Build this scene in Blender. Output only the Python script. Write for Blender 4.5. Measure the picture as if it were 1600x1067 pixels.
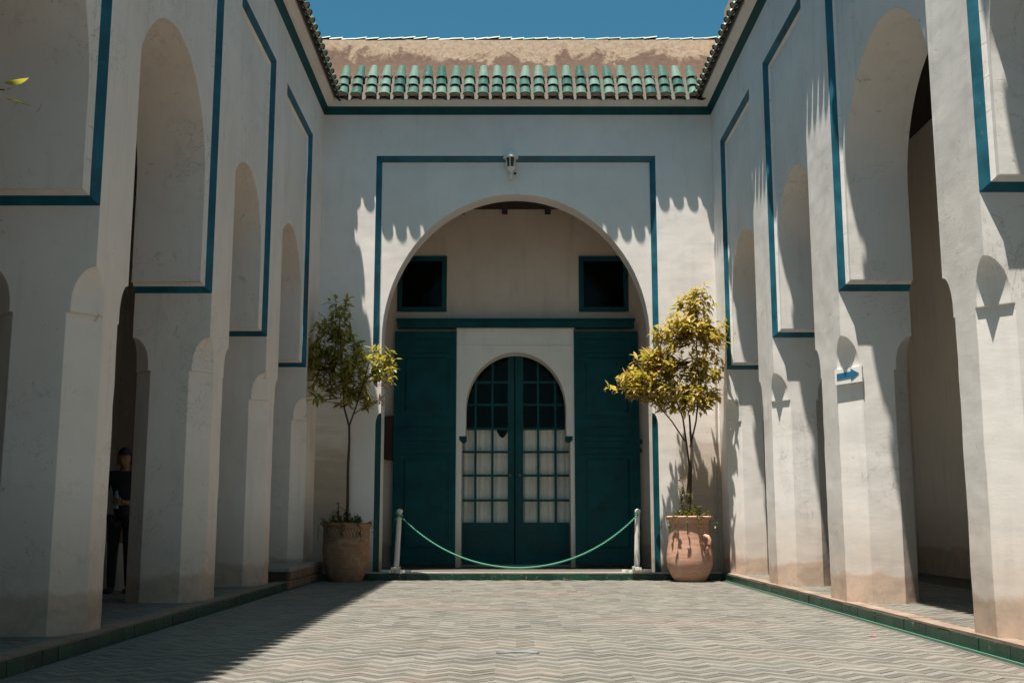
import bpy, bmesh, math, random
from mathutils import Vector, Matrix
R=math.radians
rnd=random.Random(7)
S=bpy.context.scene
for o in list(bpy.data.objects): bpy.data.objects.remove(o)
COL=S.collection

# ------------------------------------------------------------ camera, sky, sun, exposure
cam=bpy.data.cameras.new('camera'); co=bpy.data.objects.new('camera',cam); COL.objects.link(co)
cam.sensor_width=36; cam.lens=36*1750/1600; cam.clip_end=500; cam.clip_start=.05
co.location=(0,0,.9); co.rotation_euler=(R(90)+math.atan(279.5/1750),0,0)
S.camera=co
SX,SY=.125,.20                      # metres the sun ray moves in x and y for each metre it drops
sun_dir=Vector((SX,SY,-1)).normalized()
elev=math.asin(-sun_dir.z); az=math.atan2(-sun_dir.x,-sun_dir.y)   # azimuth from +Y towards +X
wd=bpy.data.worlds.new('World'); S.world=wd; wd.use_nodes=True
nt=wd.node_tree; nt.nodes.clear()
sk=nt.nodes.new('ShaderNodeTexSky'); sk.sky_type='NISHITA'; sk.sun_disc=False
sk.sun_elevation=elev; sk.sun_rotation=az; sk.air_density=1.0; sk.dust_density=2.0; sk.ozone_density=3.0; sk.altitude=400
tint=nt.nodes.new('ShaderNodeMix'); tint.data_type='RGBA'; tint.blend_type='MULTIPLY'; tint.inputs[0].default_value=1
tint.inputs[7].default_value=(.34,.79,.75,1)
hs=nt.nodes.new('ShaderNodeHueSaturation'); hs.inputs['Saturation'].default_value=1.0
bg=nt.nodes.new('ShaderNodeBackground'); bg.inputs[1].default_value=.056
wo=nt.nodes.new('ShaderNodeOutputWorld')
nt.links.new(sk.outputs[0],tint.inputs[6]); nt.links.new(tint.outputs[2],hs.inputs['Color']); nt.links.new(hs.outputs[0],bg.inputs[0]); nt.links.new(bg.outputs[0],wo.inputs[0])
sl=bpy.data.lights.new('sun','SUN'); sl.energy=4.2; sl.angle=R(.53); sl.color=(1,.915,.80)
so=bpy.data.objects.new('sun',sl); COL.objects.link(so); so.location=(-3,-5,30)
so.rotation_euler=sun_dir.to_track_quat('-Z','Y').to_euler()
S.view_settings.view_transform='Standard'; S.view_settings.look='None'; S.view_settings.gamma=1
S.view_settings.use_curve_mapping=False; S.view_settings.exposure=1.24
S.render.engine='CYCLES'
S.cycles.max_bounces=10; S.cycles.diffuse_bounces=6

# ------------------------------------------------------------ helpers
WL={}
def thing(name,loc,label,cat,group=None,rz=0):
    o=bpy.data.objects.new(name,None); COL.objects.link(o); o.location=loc; o.rotation_euler=(0,0,rz)
    o.empty_display_size=.2
    o['label']=label; o['category']=cat
    if group: o['group']=group
    WL[o.name]=Vector(loc); return o
def wl(o): return WL.get(o.name,Vector((0,0,0))) if o else Vector((0,0,0))
def mesh(name,V,F,mats,smooth=None,mi=None,recalc=True,col=None):
    me=bpy.data.meshes.new(name); me.from_pydata([tuple(v) for v in V],[],F)
    if not isinstance(mats,(list,tuple)): mats=[mats]
    for m in mats: me.materials.append(m)
    if mi: me.polygons.foreach_set('material_index',mi)
    if recalc:
        bm=bmesh.new(); bm.from_mesh(me); bmesh.ops.recalc_face_normals(bm,faces=bm.faces); bm.to_mesh(me); bm.free()
    if smooth is not None:
        me.polygons.foreach_set('use_smooth',[True]*len(me.polygons))
        if smooth<180: me.set_sharp_from_angle(angle=R(smooth))
    if col:
        a=me.attributes.new('tone','FLOAT','FACE'); a.data.foreach_set('value',col)
    me.update(); return me
def put(name,me,parent=None,loc=(0,0,0),rot=(0,0,0)):
    o=bpy.data.objects.new(name,me); COL.objects.link(o)
    if parent: o.parent=parent
    o.location=loc; o.rotation_euler=rot
    WL[o.name]=wl(parent)+Vector(loc) if parent else Vector(loc)
    return o
def mk(name,V,F,mats,parent=None,**k):
    b=wl(parent)
    o=put(name,mesh(name,[Vector(v)-b for v in V],F,mats,**k),parent)
    return o
class MB:
    def __init__(s): s.V=[];s.F=[];s.M=[]
    def add(s,V,F,m=0):
        n=len(s.V); s.V+= [Vector(v) for v in V]; s.F+=[tuple(i+n for i in f) for f in F]; s.M+=[m]*len(F)
    def quad(s,a,b,c,d,m=0): s.add([a,b,c,d],[(0,1,2,3)],m)
    def box(s,x0,x1,y0,y1,z0,z1,m=0,M=None):
        V=[Vector(p) for p in ((x0,y0,z0),(x1,y0,z0),(x1,y1,z0),(x0,y1,z0),(x0,y0,z1),(x1,y0,z1),(x1,y1,z1),(x0,y1,z1))]
        if M: V=[M@v for v in V]
        s.add(V,[(0,3,2,1),(4,5,6,7),(0,1,5,4),(1,2,6,5),(2,3,7,6),(3,0,4,7)],m)
    def tube(s,pts,rad,n=6,m=0,cap=True):
        pts=[Vector(p) for p in pts]; rings=[]
        up=Vector((0,0,1))
        for i,p in enumerate(pts):
            t=(pts[min(i+1,len(pts)-1)]-pts[max(i-1,0)]).normalized()
            a=t.cross(up if abs(t.z)<.9 else Vector((1,0,0))).normalized(); b=t.cross(a).normalized()
            r=rad[i] if isinstance(rad,(list,tuple)) else rad
            rings.append([p+a*(r*math.cos(2*math.pi*k/n))+b*(r*math.sin(2*math.pi*k/n)) for k in range(n)])
        V=[v for r_ in rings for v in r_]; F=[]
        for i in range(len(pts)-1):
            for k in range(n): F.append((i*n+k,i*n+(k+1)%n,(i+1)*n+(k+1)%n,(i+1)*n+k))
        if cap: F.append(tuple(range(n))[::-1]); F.append(tuple((len(pts)-1)*n+k for k in range(n)))
        s.add(V,F,m)
    def lathe(s,prof,c,n=40,m=0,wob=0):
        V=[];F=[]
        for i,(r,z) in enumerate(prof):
            for k in range(n):
                a=2*math.pi*k/n; rr=r*(1+wob*math.sin(2*a+i*.15))
                V.append((c[0]+rr*math.cos(a),c[1]+rr*math.sin(a),c[2]+z))
        for i in range(len(prof)-1):
            for k in range(n): F.append((i*n+k,i*n+(k+1)%n,(i+1)*n+(k+1)%n,(i+1)*n+k))
        s.add(V,F,m)
    def build(s,name,mats,parent=None,**k): return mk(name,s.V,s.F,mats,parent,mi=s.M,**k)

# ------------------------------------------------------------ materials
def nodes(name):
    m=bpy.data.materials.new(name); m.use_nodes=True; n=m.node_tree; 
    b=n.nodes['Principled BSDF']; return m,n,b
def N(n,t,**k):
    x=n.nodes.new('ShaderNode'+t)
    for a,v in k.items(): setattr(x,a,v)
    return x
def ramp(n,src,stops):
    r=N(n,'ValToRGB'); e=r.color_ramp.elements
    while len(e)<len(stops): e.new(.5)
    for i,(p,c) in enumerate(stops):
        e[i].position=p; e[i].color=(c,c,c,1) if isinstance(c,(int,float)) else (*c,1)
    n.links.new(src,r.inputs[0]); return r.outputs[0]
def noise(n,vec,scale,detail=4,rough=.55,dist=0):
    t=N(n,'TexNoise'); t.inputs['Scale'].default_value=scale; t.inputs['Detail'].default_value=detail
    t.inputs['Roughness'].default_value=rough; t.inputs['Distortion'].default_value=dist
    n.links.new(vec,t.inputs['Vector']); return t.outputs[0]
def mix(n,f,a,b,bt='MIX'):
    x=N(n,'Mix',data_type='RGBA',blend_type=bt)
    for i,v in ((0,f),(6,a),(7,b)):
        if isinstance(v,(int,float)): x.inputs[i].default_value=v
        elif isinstance(v,tuple): x.inputs[i].default_value=(*v,1)
        else: n.links.new(v,x.inputs[i])
    return x.outputs[2]
def mth(n,op,a,b=0,c=None,clamp=False):
    x=N(n,'Math',operation=op,use_clamp=clamp)
    for i,v in enumerate((a,b) if c is None else (a,b,c)):
        if isinstance(v,(int,float)): x.inputs[i].default_value=v
        else: n.links.new(v,x.inputs[i])
    return x.outputs[0]
def mapr(n,v,a,b,c=0,d=1):
    x=N(n,'MapRange',interpolation_type='SMOOTHSTEP'); n.links.new(v,x.inputs[0])
    for i,q in enumerate((a,b,c,d)): x.inputs[i+1].default_value=q
    return x.outputs[0]
def bump(n,b,h,strength=.4,dist=.01,prev=None):
    x=N(n,'Bump'); x.inputs['Strength'].default_value=strength; x.inputs['Distance'].default_value=dist
    n.links.new(h,x.inputs['Height'])
    if prev: n.links.new(prev,x.inputs['Normal'])
    n.links.new(x.outputs[0],b.inputs['Normal']); return x.outputs[0]

def plaster(name,base,dirt=(.41,.29,.21),zst=.42,stain=None,chips=False,tan=None,streak=.5):
    m,n,b=nodes(name)
    g=N(n,'NewGeometry'); pos=g.outputs['Position']; sp=N(n,'SeparateXYZ'); n.links.new(pos,sp.inputs[0])
    n1=noise(n,pos,.9,5,.6); n2=noise(n,pos,5,6,.65,.4)
    mp=N(n,'Mapping'); mp.inputs['Scale'].default_value=(5,5,.6); n.links.new(pos,mp.inputs[0])
    nv=noise(n,mp.outputs[0],1.3,5,.6)
    mh=N(n,'Mapping'); mh.inputs['Scale'].default_value=(1,1,4.5); n.links.new(pos,mh.inputs[0])
    nh=noise(n,mh.outputs[0],1.6,4,.6,.3)
    dk=tuple(c*k for c,k in zip(base,(.90,.89,.88)))
    c=mix(n,ramp(n,n1,[(.35,0),(.68,1)]),dk,base)
    c=mix(n,mth(n,'MULTIPLY',ramp(n,nv,[(.55,0),(.8,1)]),streak),c,tuple(x*.66 for x in base))
    c=mix(n,mth(n,'MULTIPLY',ramp(n,n2,[(.56,0),(.75,1)]),.35),c,tan or (.66,.61,.55))
    # bare, rising damp at the foot of the wall, uneven upper edge
    zz=mth(n,'ADD',sp.outputs[2],mth(n,'MULTIPLY',mth(n,'SUBTRACT',n1,.5),-.35))
    zz=mth(n,'ADD',zz,mth(n,'MULTIPLY',mth(n,'SUBTRACT',n2,.5),-.25))
    f1=mapr(n,zz,zst-.04,zst+.03,.72,0); f2=mapr(n,zz,zst,zst+.9,.42,0)
    dcol=mix(n,ramp(n,n2,[(.4,0),(.65,1)]),dirt,tuple(min(1,x*1.45) for x in dirt))
    c=mix(n,f2,c,dcol); c=mix(n,f1,c,dcol)
    if stain:
        x0,x1,z1=stain
        fx=mth(n,'MULTIPLY',mapr(n,sp.outputs[0],x0,x0+.15),mapr(n,sp.outputs[0],x1-.12,x1,1,0))
        zb=mth(n,'ADD',sp.outputs[2],mth(n,'MULTIPLY',mth(n,'SUBTRACT',nh,.5),-1.6))
        fs=mth(n,'MULTIPLY',fx,mapr(n,zb,z1-.9,z1+.3,.85,0))
        c=mix(n,mth(n,'MULTIPLY',fs,1.1),c,mix(n,nh,(.34,.25,.18),(.60,.48,.38)))
    h=mth(n,'ADD',mth(n,'MULTIPLY',nh,.5),mth(n,'MULTIPLY',n2,.45))
    nf=noise(n,pos,60,3,.6); h=mth(n,'ADD',h,mth(n,'MULTIPLY',nf,.10))
    if chips:
        nc=noise(n,pos,6.5,7,.72,.9); ch=ramp(n,nc,[(.645,0),(.665,1)])
        ncr=noise(n,pos,2.2,6,.7,1.2); cr=mth(n,'ABSOLUTE',mth(n,'SUBTRACT',ncr,.5)); crk=ramp(n,cr,[(0,1),(.006,0)])
        msk=ramp(n,noise(n,pos,1.1,2),[(.5,0),(.6,1)]); crk=mth(n,'MULTIPLY',crk,msk)
        c=mix(n,mth(n,'MULTIPLY',ch,.65),c,(.50,.45,.40)); c=mix(n,mth(n,'MULTIPLY',crk,.6),c,(.28,.22,.18))
        h=mth(n,'SUBTRACT',h,mth(n,'MULTIPLY',ch,.7)); h=mth(n,'SUBTRACT',h,mth(n,'MULTIPLY',crk,.5))
    n.links.new(c,b.inputs['Base Color']); b.inputs['Roughness'].default_value=.92; b.inputs['Specular IOR Level'].default_value=.15
    bv=N(n,'Bevel',samples=3); bv.inputs['Radius'].default_value=.012
    lo=bump(n,b,noise(n,pos,1.7,2,.5),.4,.04,bv.outputs[0])
    bump(n,b,h,.35,.010,lo); return m
WHITE=(.70,.71,.70)
M={}
M['plaster_l']=plaster('plaster_left',(.91,.81,.74),zst=.36,chips=True)
M['plaster_r']=plaster('plaster_right',(.81,.79,.775),zst=.36,chips=True)
M['plaster_f']=plaster('plaster_facade',(.835,.80,.78),stain=(-3.4,-2.50,2.4),zst=.3,streak=.25)
M['plaster_fr']=plaster('plaster_facade_right',(.835,.80,.78),stain=(2.58,3.6,2.3),zst=.3,streak=.25)
M['plaster_b']=plaster('plaster_porch',(.80,.67,.57),tan=(.55,.42,.32),dirt=(.30,.2,.14),zst=.5)
M['plaster_s']=plaster('plaster_door_surround',(.90,.86,.80),zst=.3)
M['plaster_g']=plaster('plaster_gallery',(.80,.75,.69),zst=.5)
M['plaster_gl']=plaster('plaster_gallery_dim',(.36,.32,.28),zst=.5)  # gallery plaster copy, darkened in colour to deepen the left gallery's shade
def paint(name,base,rough=.35,var=.25,wear=0,spec=.5,wearc=(.5,.5,.46)):
    m,n,b=nodes(name); g=N(n,'NewGeometry'); pos=g.outputs['Position']
    n1=noise(n,pos,3,5,.6); n2=noise(n,pos,28,4,.65)
    c=mix(n,ramp(n,n1,[(.3,0),(.7,1)]),tuple(x*(1-var) for x in base),tuple(min(1,x*(1+var)) for x in base))
    if wear:
        nw=noise(n,pos,22,6,.75,.5); c=mix(n,mth(n,'MULTIPLY',ramp(n,nw,[(.62,0),(.68,1)]),wear),c,wearc)
    n.links.new(c,b.inputs['Base Color'])
    n.links.new(ramp(n,n1,[(.2,rough*.8),(.8,min(1,rough*1.4))]),b.inputs['Roughness'])
    b.inputs['Specular IOR Level'].default_value=spec
    bump(n,b,mth(n,'ADD',n1,mth(n,'MULTIPLY',n2,.3)),.25,.006); return m
M['teal']=paint('teal_frame_paint',(.005,.105,.16),.42,.4,.5,wearc=(.15,.3,.33))
M['teal_dark']=paint('dark_teal_paint',(.002,.060,.070),.5,.3,.12,spec=.22,wearc=(.03,.1,.1))
M['teal_dk2']=paint('door_teal_paint',(.003,.068,.078),.45,.3,.1,spec=.25,wearc=(.03,.1,.1))
M['white_wood']=paint('chipped_white_paint',(.66,.64,.60),.7,.12,.8,spec=.2,wearc=(.33,.22,.17))
M['white_metal']=paint('white_lamp_metal',(.78,.77,.74),.45,.05)
M['black']=paint('black_plastic',(.015,.015,.015),.5)
M['brown']=paint('brown_wood_board',(.035,.018,.012),.7)
M['darkwood']=paint('dark_ceiling_wood',(.03,.02,.015),.85)
M['brass']=paint('brass',(.45,.28,.10),.3); M['brass'].node_tree.nodes['Principled BSDF'].inputs['Metallic'].default_value=.9
M['rope']=paint('green_rope',(.04,.25,.155),.6,.2)
M['grout']=paint('grout',(.085,.08,.07),.95,.15)
M['earth']=paint('soil',(.06,.04,.025),.95,.3)
M['cable']=paint('cable_paint',(.45,.38,.32),.7,.2,.5)
M['blue_ink']=paint('blue_arrow_paint',(.01,.13,.26),.5,.1)
M['bark']=paint('bark',(.075,.05,.032),.9,.4)
M['petal']=paint('pink_petal',(.7,.06,.13),.6,.1)
def floor_mat():
    m,n,b=nodes('zigzag_glazed_tile'); g=N(n,'NewGeometry'); pos=g.outputs['Position']
    at=N(n,'Attribute'); at.attribute_name='tone'
    ob=N(n,'ObjectInfo'); 
    nb=noise(n,pos,.55,4,.6); n2=noise(n,pos,2.6,4,.6); nf=noise(n,pos,18,4,.6)
    wn=N(n,'TexWhiteNoise',noise_dimensions='3D'); 
    fl=N(n,'VectorMath',operation='SNAP'); n.links.new(pos,fl.inputs[0]); fl.inputs[1].default_value=(.135,.1,10); n.links.new(fl.outputs[0],wn.inputs[0])
    t=at.outputs['Fac']
    lightc=mix(n,ramp(n,n2,[(.35,0),(.65,1)]),(.168,.168,.150),(.21,.198,.178))
    darkc=mix(n,ramp(n,n2,[(.35,0),(.65,1)]),(.088,.090,.080),(.118,.108,.094))
    c=mix(n,t,darkc,lightc)
    c=mix(n,mth(n,'MULTIPLY',ramp(n,nb,[(.52,0),(.62,1)]),.30),c,(.22,.16,.13))
    c=mix(n,mth(n,'MULTIPLY',ramp(n,noise(n,pos,.8,3),[(.56,0),(.70,1)]),.30),c,(.085,.08,.07))
    c=mix(n,mth(n,'MULTIPLY',ramp(n,nf,[(.56,0),(.72,1)]),.22),c,(.30,.31,.29))
    n.links.new(c,b.inputs['Base Color'])
    n.links.new(ramp(n,n2,[(.3,.42),(.7,.75)]),b.inputs['Roughness']); b.inputs['Specular IOR Level'].default_value=.35
    bump(n,b,mth(n,'ADD',n2,mth(n,'MULTIPLY',nf,.3)),.4,.006); return m
M['floor']=floor_mat()
def glaze(name,a,bc,rough=.12,worn=.25,wc=(.42,.36,.3)):
    m,n,b=nodes(name); g=N(n,'NewGeometry'); pos=g.outputs['Position']; ob=N(n,'ObjectInfo')
    n1=noise(n,pos,9,5,.65,.3); f=mth(n,'ADD',mth(n,'MULTIPLY',ob.outputs['Random'],.7),mth(n,'MULTIPLY',n1,.45))
    c=mix(n,ramp(n,f,[(.25,0),(.85,1)]),a,bc)
    n2=noise(n,pos,24,5,.7,.5); wm=ramp(n,n2,[(.60,0),(.66,1)])
    c=mix(n,mth(n,'MULTIPLY',wm,worn),c,wc)
    n.links.new(c,b.inputs['Base Color']); n.links.new(mth(n,'ADD',mth(n,'MULTIPLY',wm,.3),rough),b.inputs['Roughness'])
    bump(n,b,n1,.3,.006); return m
M['roof']=glaze('green_glazed_roof_tile',(.014,.075,.06),(.12,.20,.165),.25,.75,(.15,.125,.085))
M['ridge']=glaze('green_glazed_ridge_tile',(.06,.2,.17),(.24,.31,.28),.5,.6)
M['mortar']=paint('old_mortar',(.34,.27,.21),.95,.2)
M['tile_edge']=paint('unglazed_tile_edge',(.05,.035,.028),.85,.4)
M['pan']=glaze('old_pan_tile',(.075,.05,.036),(.05,.06,.042),.75,.6,(.14,.095,.07))
M['kerb']=glaze('green_kerb_tile',(.002,.030,.018),(.007,.060,.032),.36,.5,(.3,.28,.2))
M['mint']=glaze('mint_floor_border',(.04,.20,.14),(.09,.26,.18),.4,.3)
def roofplaster():
    m,n,b=nodes('weathered_roof_plaster'); g=N(n,'NewGeometry'); pos=g.outputs['Position']; sp=N(n,'SeparateXYZ'); n.links.new(pos,sp.inputs[0])
    n1=noise(n,pos,2.0,7,.68,.5); n2=noise(n,pos,14,6,.75,.4)
    zb=mth(n,'ADD',sp.outputs[2],mth(n,'MULTIPLY',mth(n,'SUBTRACT',n1,.5),-1.5))
    up=mapr(n,zb,8.66,8.86)
    c=mix(n,up,(.155,.105,.082),(.37,.28,.205))
    c=mix(n,mth(n,'MULTIPLY',ramp(n,n2,[(.44,0),(.60,1)]),mth(n,'SUBTRACT',1.0,mth(n,'MULTIPLY',up,.6))),c,(.13,.085,.065))
    cr=mth(n,'ABSOLUTE',mth(n,'SUBTRACT',noise(n,pos,4.2,7,.7,1.0),.5)); ck=ramp(n,cr,[(0,1),(.007,0)])
    c=mix(n,mth(n,'MULTIPLY',mth(n,'MULTIPLY',ck,ramp(n,noise(n,pos,1.3,2),[(.5,0),(.62,1)])),.55),c,(.16,.10,.08))
    n.links.new(c,b.inputs['Base Color']); b.inputs['Roughness'].default_value=.95; b.inputs['Specular IOR Level'].default_value=.1
    bump(n,b,mth(n,'ADD',n1,mth(n,'MULTIPLY',n2,.5)),.6,.022); return m
M['roofpl']=roofplaster()
def terracotta(name,a,bc):
    m,n,b=nodes(name); t=N(n,'TexCoord'); pos=t.outputs['Object']
    mp=N(n,'Mapping'); mp.inputs['Scale'].default_value=(1,1,7); n.links.new(pos,mp.inputs[0])
    n1=noise(n,mp.outputs[0],3,5,.6); n2=noise(n,pos,7,6,.65)
    c=mix(n,ramp(n,n1,[(.35,0),(.65,1)]),a,bc); c=mix(n,mth(n,'MULTIPLY',ramp(n,n2,[(.52,0),(.7,1)]),.45),c,(.50,.40,.33))
    n.links.new(c,b.inputs['Base Color']); b.inputs['Roughness'].default_value=.85; b.inputs['Specular IOR Level'].default_value=.2
    bump(n,b,mth(n,'ADD',n1,mth(n,'MULTIPLY',n2,.5)),.5,.008); return m
M['pot_l']=terracotta('brown_terracotta',(.26,.14,.085),(.36,.21,.13))
M['pot_r']=terracotta('pink_terracotta',(.40,.22,.155),(.52,.31,.23))
M['pot_relief']=paint('limewashed_relief',(.36,.26,.19),.9,.2)
def leafm(name,cols,tr=.45):
    m,n,b=nodes(name); ob=N(n,'ObjectInfo'); at=N(n,'Attribute'); at.attribute_name='tone'
    f=mth(n,'FRACT',mth(n,'ADD',ob.outputs['Random'],at.outputs['Fac']))
    k=len(cols)-1
    c=ramp(n,f,[(i/k,q) for i,q in enumerate(cols)])
    n.links.new(c,b.inputs['Base Color']); b.inputs['Roughness'].default_value=.42; b.inputs['Specular IOR Level'].default_value=.4
    tl=N(n,'BsdfTranslucent'); c2=mix(n,.5,c,(.55,.50,.04)); n.links.new(c2,tl.inputs[0])
    ms=N(n,'MixShader'); ms.inputs[0].default_value=tr; n.links.new(b.outputs[0],ms.inputs[1]); n.links.new(tl.outputs[0],ms.inputs[2])
    n.links.new(ms.outputs[0],n.nodes['Material Output'].inputs[0]); return m
M['leaf_l']=leafm('citrus_leaf_green',[(.14,.17,.03),(.27,.26,.05),(.19,.20,.035),(.46,.36,.08),(.18,.19,.035),(.58,.40,.12)],.5)
M['leaf_r']=leafm('citrus_leaf_yellow',[(.20,.20,.03),(.48,.34,.06),(.30,.26,.04),(.66,.42,.15),(.50,.36,.07),(.18,.18,.03),(.70,.46,.18),(.40,.31,.05)],.5)
M['succ']=leafm('trailing_plant_leaf',[(.03,.055,.015),(.06,.09,.02),(.10,.12,.03)],.2)
def glassm():
    m,n,b=nodes('window_glass'); b.inputs['Base Color'].default_value=(.03,.035,.035,1); b.inputs['Roughness'].default_value=.06
    tr=N(n,'BsdfTransparent'); tr.inputs[0].default_value=(.93,.93,.91,1); gl=N(n,'BsdfGlossy'); gl.inputs['Roughness'].default_value=.05
    fr=N(n,'Fresnel'); fr.inputs[0].default_value=1.2
    ms=N(n,'MixShader'); ms.inputs[0].default_value=.008; n.links.new(tr.outputs[0],ms.inputs[1]); n.links.new(gl.outputs[0],ms.inputs[2])
    n.links.new(ms.outputs[0],n.nodes['Material Output'].inputs[0]); return m
M['glass']=glassm()
M['lampglass']=paint('smoked_lamp_glass',(.06,.045,.04),.12,.1)
M['curtain']=paint('white_curtain_cloth',(.86,.81,.74),.95,.12,spec=.1)
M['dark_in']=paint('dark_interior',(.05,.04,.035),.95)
M['skin']=paint('skin',(.30,.15,.09),.55,.1); M['hair']=paint('black_hair',(.012,.01,.009),.6)
M['cloth']=paint('black_clothing',(.014,.014,.016),.9); M['jeans']=paint('dark_trousers',(.03,.028,.028),.9)
M['shoe']=paint('dark_shoes',(.02,.02,.02),.6)
M['cyan']=paint('light_blue_cap',(.03,.35,.50),.4); M['bottle']=paint('clear_plastic_bottle',(.16,.30,.36),.15)
M['stone']=paint('bench_stone',(.30,.27,.24),.9,.2)
M['patch']=paint('pale_floor_patch',(.15,.165,.175),.7,.25)

# ------------------------------------------------------------ measures
D=17.9; ZS=3.2; ZT=6.88; ZB=.10; ZC=7.59; YN=-4.0
def XL(u): return -3.13+.009*(17-u)
XR=3.32
pl=lambda u,w,z: Vector((XL(u)-w,u,z))
pr=lambda u,w,z: Vector((XR+w,u,z))
pf=lambda u,w,z: Vector((u,D+w,z))

# ------------------------------------------------------------ ground and floors
def sheet(name,x0,x1,y0,y1,z,mat,kind='structure',thick=.0):
    mb=MB(); 
    if thick: mb.box(x0,x1,y0,y1,z-thick,z)
    else: mb.quad((x0,y0,z),(x1,y0,z),(x1,y1,z),(x0,y1,z))
    o=mb.build(name,mat); o['kind']=kind; return o
sheet('ground',-150,150,-150,150,-.06,M['earth'])
floor=sheet('courtyard_floor',-2.95,3.33,YN,17.62,-.012,M['grout'])
floor_l=sheet('gallery_floor',-6.4,-2.98,YN,17.9,ZB-.01,M['grout'],thick=.14)
floor_r=sheet('gallery_floor',3.30,6.5,YN,17.9,ZB-.01,M['grout'],thick=.14)
floor_b=sheet('porch_floor',-3.6,3.8,17.66,20.6,ZB-.003,M['grout'],thick=.15)
CW,RH=.135,.10          # chevron half period, row height
def tile_geo(up,x0=0,y0=0,z=0,j=0,g=0,w=CW,cut=None):
    a=0 if up else w
    b=w-a
    h=.012
    G=.004
    top=[(x0+g,y0+a+G,z+j),(x0+w-g,y0+b+G,z+j),(x0+w-g,y0+b+RH-G,z-j*.5),(x0+g,y0+a+RH-G,z-j*.5)]
    bot=[(p[0],p[1],z-h) for i,p in enumerate(top)]
    return top+bot,[(0,1,2,3),(0,4,5,1),(2,6,7,3)]
def field(x0,x1,y0,y1,z,parent,individual=None,shift=0):
    nx=int((x1-x0)/CW); V=[];F=[];T=[]
    protos={}
    nearest=[]; rr_=random.Random(3); rowt=[rr_.uniform(-.14,.12) for _ in range(400)]
    for i in range(nx):
        up=(i+shift)%2==0
        X=x0+i*CW
        k0=0; Y=y0
        row=0
        while Y+RH+CW<y1:
            tone=max(0,min(1,(1 if row%2==0 else .24)+rowt[row]+(rnd.uniform(-.13,.11) if rnd.random()>.03 else rnd.choice((-.5,.5)))))
            if individual and Y>=individual[0] and Y<individual[1]:
                key=(up,int(tone*6))
                nearest.append((X,Y,key,tone))
            else:
                v,f=tile_geo(up,X,Y,z,rnd.uniform(-.0012,.0012)); n=len(V); V+=v; F+=[tuple(q+n for q in ff) for ff in f]; T+=[tone]*3
            Y+=RH; row+=1
    mk('tile_field',V,F,M['floor'],parent,recalc=False,col=T)['kind']='stuff'
    for X,Y,key,tone in nearest:
        if key not in protos:
            v,f=tile_geo(key[0],0,0,0,0); protos[key]=mesh('tile',v,f,M['floor'],recalc=False,col=[(key[1]+.5)/6.5]*3)
        put('tile',protos[key],parent,(X,Y,z+rnd.uniform(-.0005,.0005)),(rnd.uniform(-.006,.006),0,0))
field(-2.94,3.22,-1.0,17.60,0,floor,individual=(6.05,6.75))
field(3.36,5.4,1.0,17.8,ZB,floor_r)
field(-5.0,-3.0,1.0,17.8,ZB,floor_l,shift=1)
mb=MB(); mb.box(3.235,3.25,YN,17.6,-.01,.004); mb.build('green_border_strip',M['mint'],floor)

# kerbs
def kerb(name,p0,p1,nrm,label,h=.105,L=.25,th=.045,led='ledge'):
    p0=Vector(p0);p1=Vector(p1); d=(p1-p0); n=int(d.length/L); d.normalize(); L=(p1-p0).length/n
    t=thing(name,(p0.x,p0.y,0),label,'kerb')
    nv=Vector(nrm)
    mb=MB(); a=p0+nv*.0-nv*0; q=[p0-nv*.01,p1-nv*.01]
    back=[v-nv*.12 for v in q]
    for v in (q,): pass
    mb.add([q[0],q[1],back[1],back[0]]+[v+Vector((0,0,h-.012)) for v in (q[0],q[1],back[1],back[0])],[(0,1,5,4),(4,5,6,7),(2,3,7,6),(0,3,7,4),(1,2,6,5)])
    mb.build('kerb_core',M['grout'],t)
    # white worn top ledge
    mb=MB()
    nseg=int((p1-p0).length/(.35 if led=='ledge' else .9))
    for i in range(nseg):
        a=p0+(p1-p0)*(i/nseg)-nv*(.005+.02*rnd.random()); b=p0+(p1-p0)*((i+1)/nseg-.0004)-nv*(.005+.02*rnd.random())
        z0=Vector((0,0,h-.012)); z1=Vector((0,0,h+.004+rnd.random()*.004)); c=-nv*.14
        A=[a+z0,b+z0,b+c+z0,a+c+z0,a+z1,b+z1,b+c+z1,a+c+z1]
        mb.add(A,[(4,5,6,7),(0,1,5,4),(1,2,6,5),(3,0,4,7),(2,3,7,6)])
    mb.build('ledge',M[led],t)
    ang=math.atan2(d.y,d.x); protos=[]
    for k in range(3):
        b=MB(); e=.003; b.box(e,L-e,-.0,th,0,h-.014-.004*k)
        V=b.V; 
        for i,v in enumerate(V):
            if v.y<.001: V[i]=v+Vector((0,.003 if v.z>.05 else 0,0))
        protos.append(mesh('kerb_tile',V,b.F,M['kerb']))
    side = 1 if (Vector((-d.y,d.x,0)).dot(nv)<0) else -1
    for i in range(n):
        o=put('kerb_tile',protos[i%3],t,p0+d*(i*L if side==1 else (i+1)*L)-Vector((p0.x,p0.y,0))+nv*rnd.uniform(0,.006),(rnd.uniform(-.01,.01),0,ang if side==1 else ang+math.pi))
    return t
M['ledge']=paint('worn_lime_ledge',(.42,.36,.31),.9,.2,.5,spec=.2,wearc=(.55,.53,.48))
M['ledge_tan']=paint('worn_terracotta_ledge',(.25,.185,.145),.9,.25,.4,spec=.2,wearc=(.34,.32,.27))
kerb('kerb',(-2.93,17.6,0),(3.25,17.6,0),(0,-1,0),'low green glazed kerb across the foot of the arched porch')
kerb('kerb',(3.27,YN,0),(3.25,17.6,0),(-1,0,0),'long green glazed kerb running along the sunlit right arcade',led='ledge_tan')
kerb('kerb',(-2.93,YN,0),(-2.96,15.0,0),(1,0,0),'dark shaded kerb running along the left arcade',led='ledge_tan')

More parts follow.
